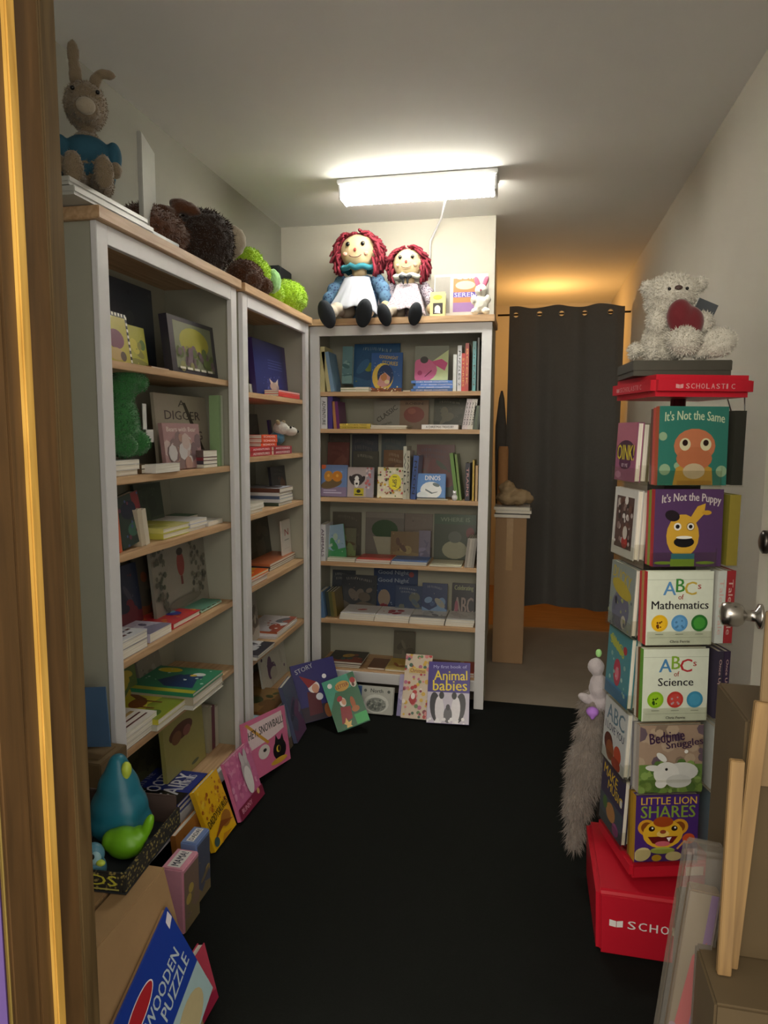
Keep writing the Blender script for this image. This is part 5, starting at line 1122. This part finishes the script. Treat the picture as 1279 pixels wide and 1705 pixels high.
blob('body', [(0, 0, .035, .045, .034, .035), (.03, .01, .05, .02, .02, .022), (.05, .012, .072, .012, .012, .034, (0, .35, 0)), (-.025, -.005, .04, .025, .025, .025)], ml, b2, .004)
b3 = empty('bird_toy', 'small blue-grey bird toy with a yellow beak at the near end of the tray', 'toy', T((-.872, 1.190, CT+.006)))
blob('body', [(0, 0, .03, .027, .02, .03), (.002, -.002, .062, .023, .018, .024)], mat('blue_grey_vinyl', '4d7f92', .4, var=.1), b3, .003)
blob('face_patch', [(.010, -.011, .06, .015, .01, .017)], mat('pale_blue_vinyl', '8ab0b8', .4), b3, .003)
blob('beak', [(.026, -.015, .053, .011, .007, .007)], my, b3, .0025)
ball('eye', (.011, -.0225, .068), .006, eye_m, b3)
# blue puzzle box leaning on the flap
pz = empty('puzzle_box', 'blue WOODEN floor puzzle box with a red oval leaning on the large carton', 'box', T((-.648, 1.028, .10)) @ R(90, 'Z') @ R(-13.5, 'X') @ R(-18, 'Y'))
def a_puzzle(A):
    A.rect(0, 0, 1, 1, 'a0bcc0'); A.rect(0, .36, 1, 1, '1c3c9a'); A.ell(.40, .80, .2, .085, 'e8e2e4', .05, 28); A.ell(.40, .80, .19, .075, 'b02830', .05, 28)
    A.text('WOODEN', .38, .60, .88, .71, 'b8c8d0', .06); A.text('FLOOR PUZZLE', .1, .44, .93, .56, 'b8c8d0', .06); A.poly([(.92, .86), (.99, .9), (.98, .98), (.92, .94)], 'e8e4ec')
    A.ell(.7, .16, .2, .14, 'b8ac84'); A.ell(.3, .1, .2, .1, '8aa8a0')
A = Art(.30, .27); a_puzzle(A)
box('box_body', (0, 0, 0, .30, .004, .27), mat('puzzle_card', '24409a', .4), pz, .001); link('cover_print', A.mesh(), pz); box('box_back', (.004, .0042, .004, .296, .012, .266), kraft_m, pz)
lean(1.36, 1.48, .15, -.74, 14, 0, .02, 'c83a5a', gen('c84a60', ['a82a4a', 'd86a7a'], 160, False), 'crimson book corner showing behind the large carton')
pc = empty('picture_card', 'blue picture card standing beside the near side of the left bookcase', 'card', T((-1.26, 1.585, .576)) @ R(-4, 'X') @ R(-6, 'Y'))
box('card_stock', (0, 0, 0, .165, .004, .165), mat('card_blue', '4a6a8e', .5, var=.2, scale=10), pc)
ped = empty('side_carton', 'dark brown carton standing behind the bird tray against the bookcase side', 'box', T((-1.42, 1.53, 0)))
box('carton', (0, 0, 0, .33, .125, .57), kraft_d, ped, .003); box('carton_flap', (.02, .02, .5705, .31, .10, .574), kraft_d, ped)

# ================================================================ FOREGROUND RIGHT : leaning carton, laths, wrapped package
rc = empty('tall_carton', 'tall dark brown carton standing against the open door at the right edge', 'box', T((.222, .80, .0)))
box('carton', (.012, 0, .0, .19, .22, .783), mat('dark_carton', '463820', .85, var=.15, scale=15), rc, .003)
box('carton_neck', (.050, .085, .7832, .19, .22, 1.10), mat('dark_carton', '463820', .85, var=.15, scale=15), rc, .003)
box('torn_flap', (.062, .078, 1.02, .12, .084, 1.24), kraft_d, rc, .001)
box('seam_tape', (.046, -.002, .735, .19, -.0005, .745), mat('clear_tape', 'b8a070', .15), rc)
l1 = empty('wooden_lath', 'longer pale wooden lath leaning against the tall carton', 'lath', T((.258, .860, .785)) @ R(3.2, 'Y') @ R(-2, 'X'))
box('lath', (0, 0, .0, .017, .009, .345), pine_m, l1, .001)
l2 = empty('wooden_lath', 'shorter pale wooden lath in front of the longer one', 'lath', T((.2475, .845, .785)) @ R(.3, 'Y') @ R(-2, 'X'))
box('lath', (0, 0, 0, .016, .009, .275), pine_m, l2, .001)
pk = empty('wrapped_package', 'clear film wrapped purple and orange package leaning beside the wooden laths', 'package', T((.172, .90, .40)) @ R(5, 'Y'))
def a_pack(A):
    A.rect(0, 0, 1, 1, '7a7266'); A.poly([(.5, .1), (.9, .0), (1, 1), (.7, 1)], '6a4a94'); A.poly([(.1, .5), (.6, .5), (.8, .85), (.4, .8)], 'a83a4a'); A.poly([(0, .3), (.6, .32), (.5, .5), (.05, .48)], 'a86a3a'); A.poly([(0, 0), (.6, .0), (.55, .3), (.0, .3)], '5a6a4a'); A.dots(16, ['8a7a9a', 'b07a5a', '7a7268'], (.1, .3), seed=7)
A = Art(.038, .46); a_pack(A)
box('card_core', (.012, .0, .0, .050, .02, .46), kraft_d, pk, .002); me = A.mesh(); me.transform(T((.012, 0, 0))); link('card_print', me, pk)
box('film', (0, -.010, -.004, .052, .028, .52), MATS['wrap_film'], pk, .006)
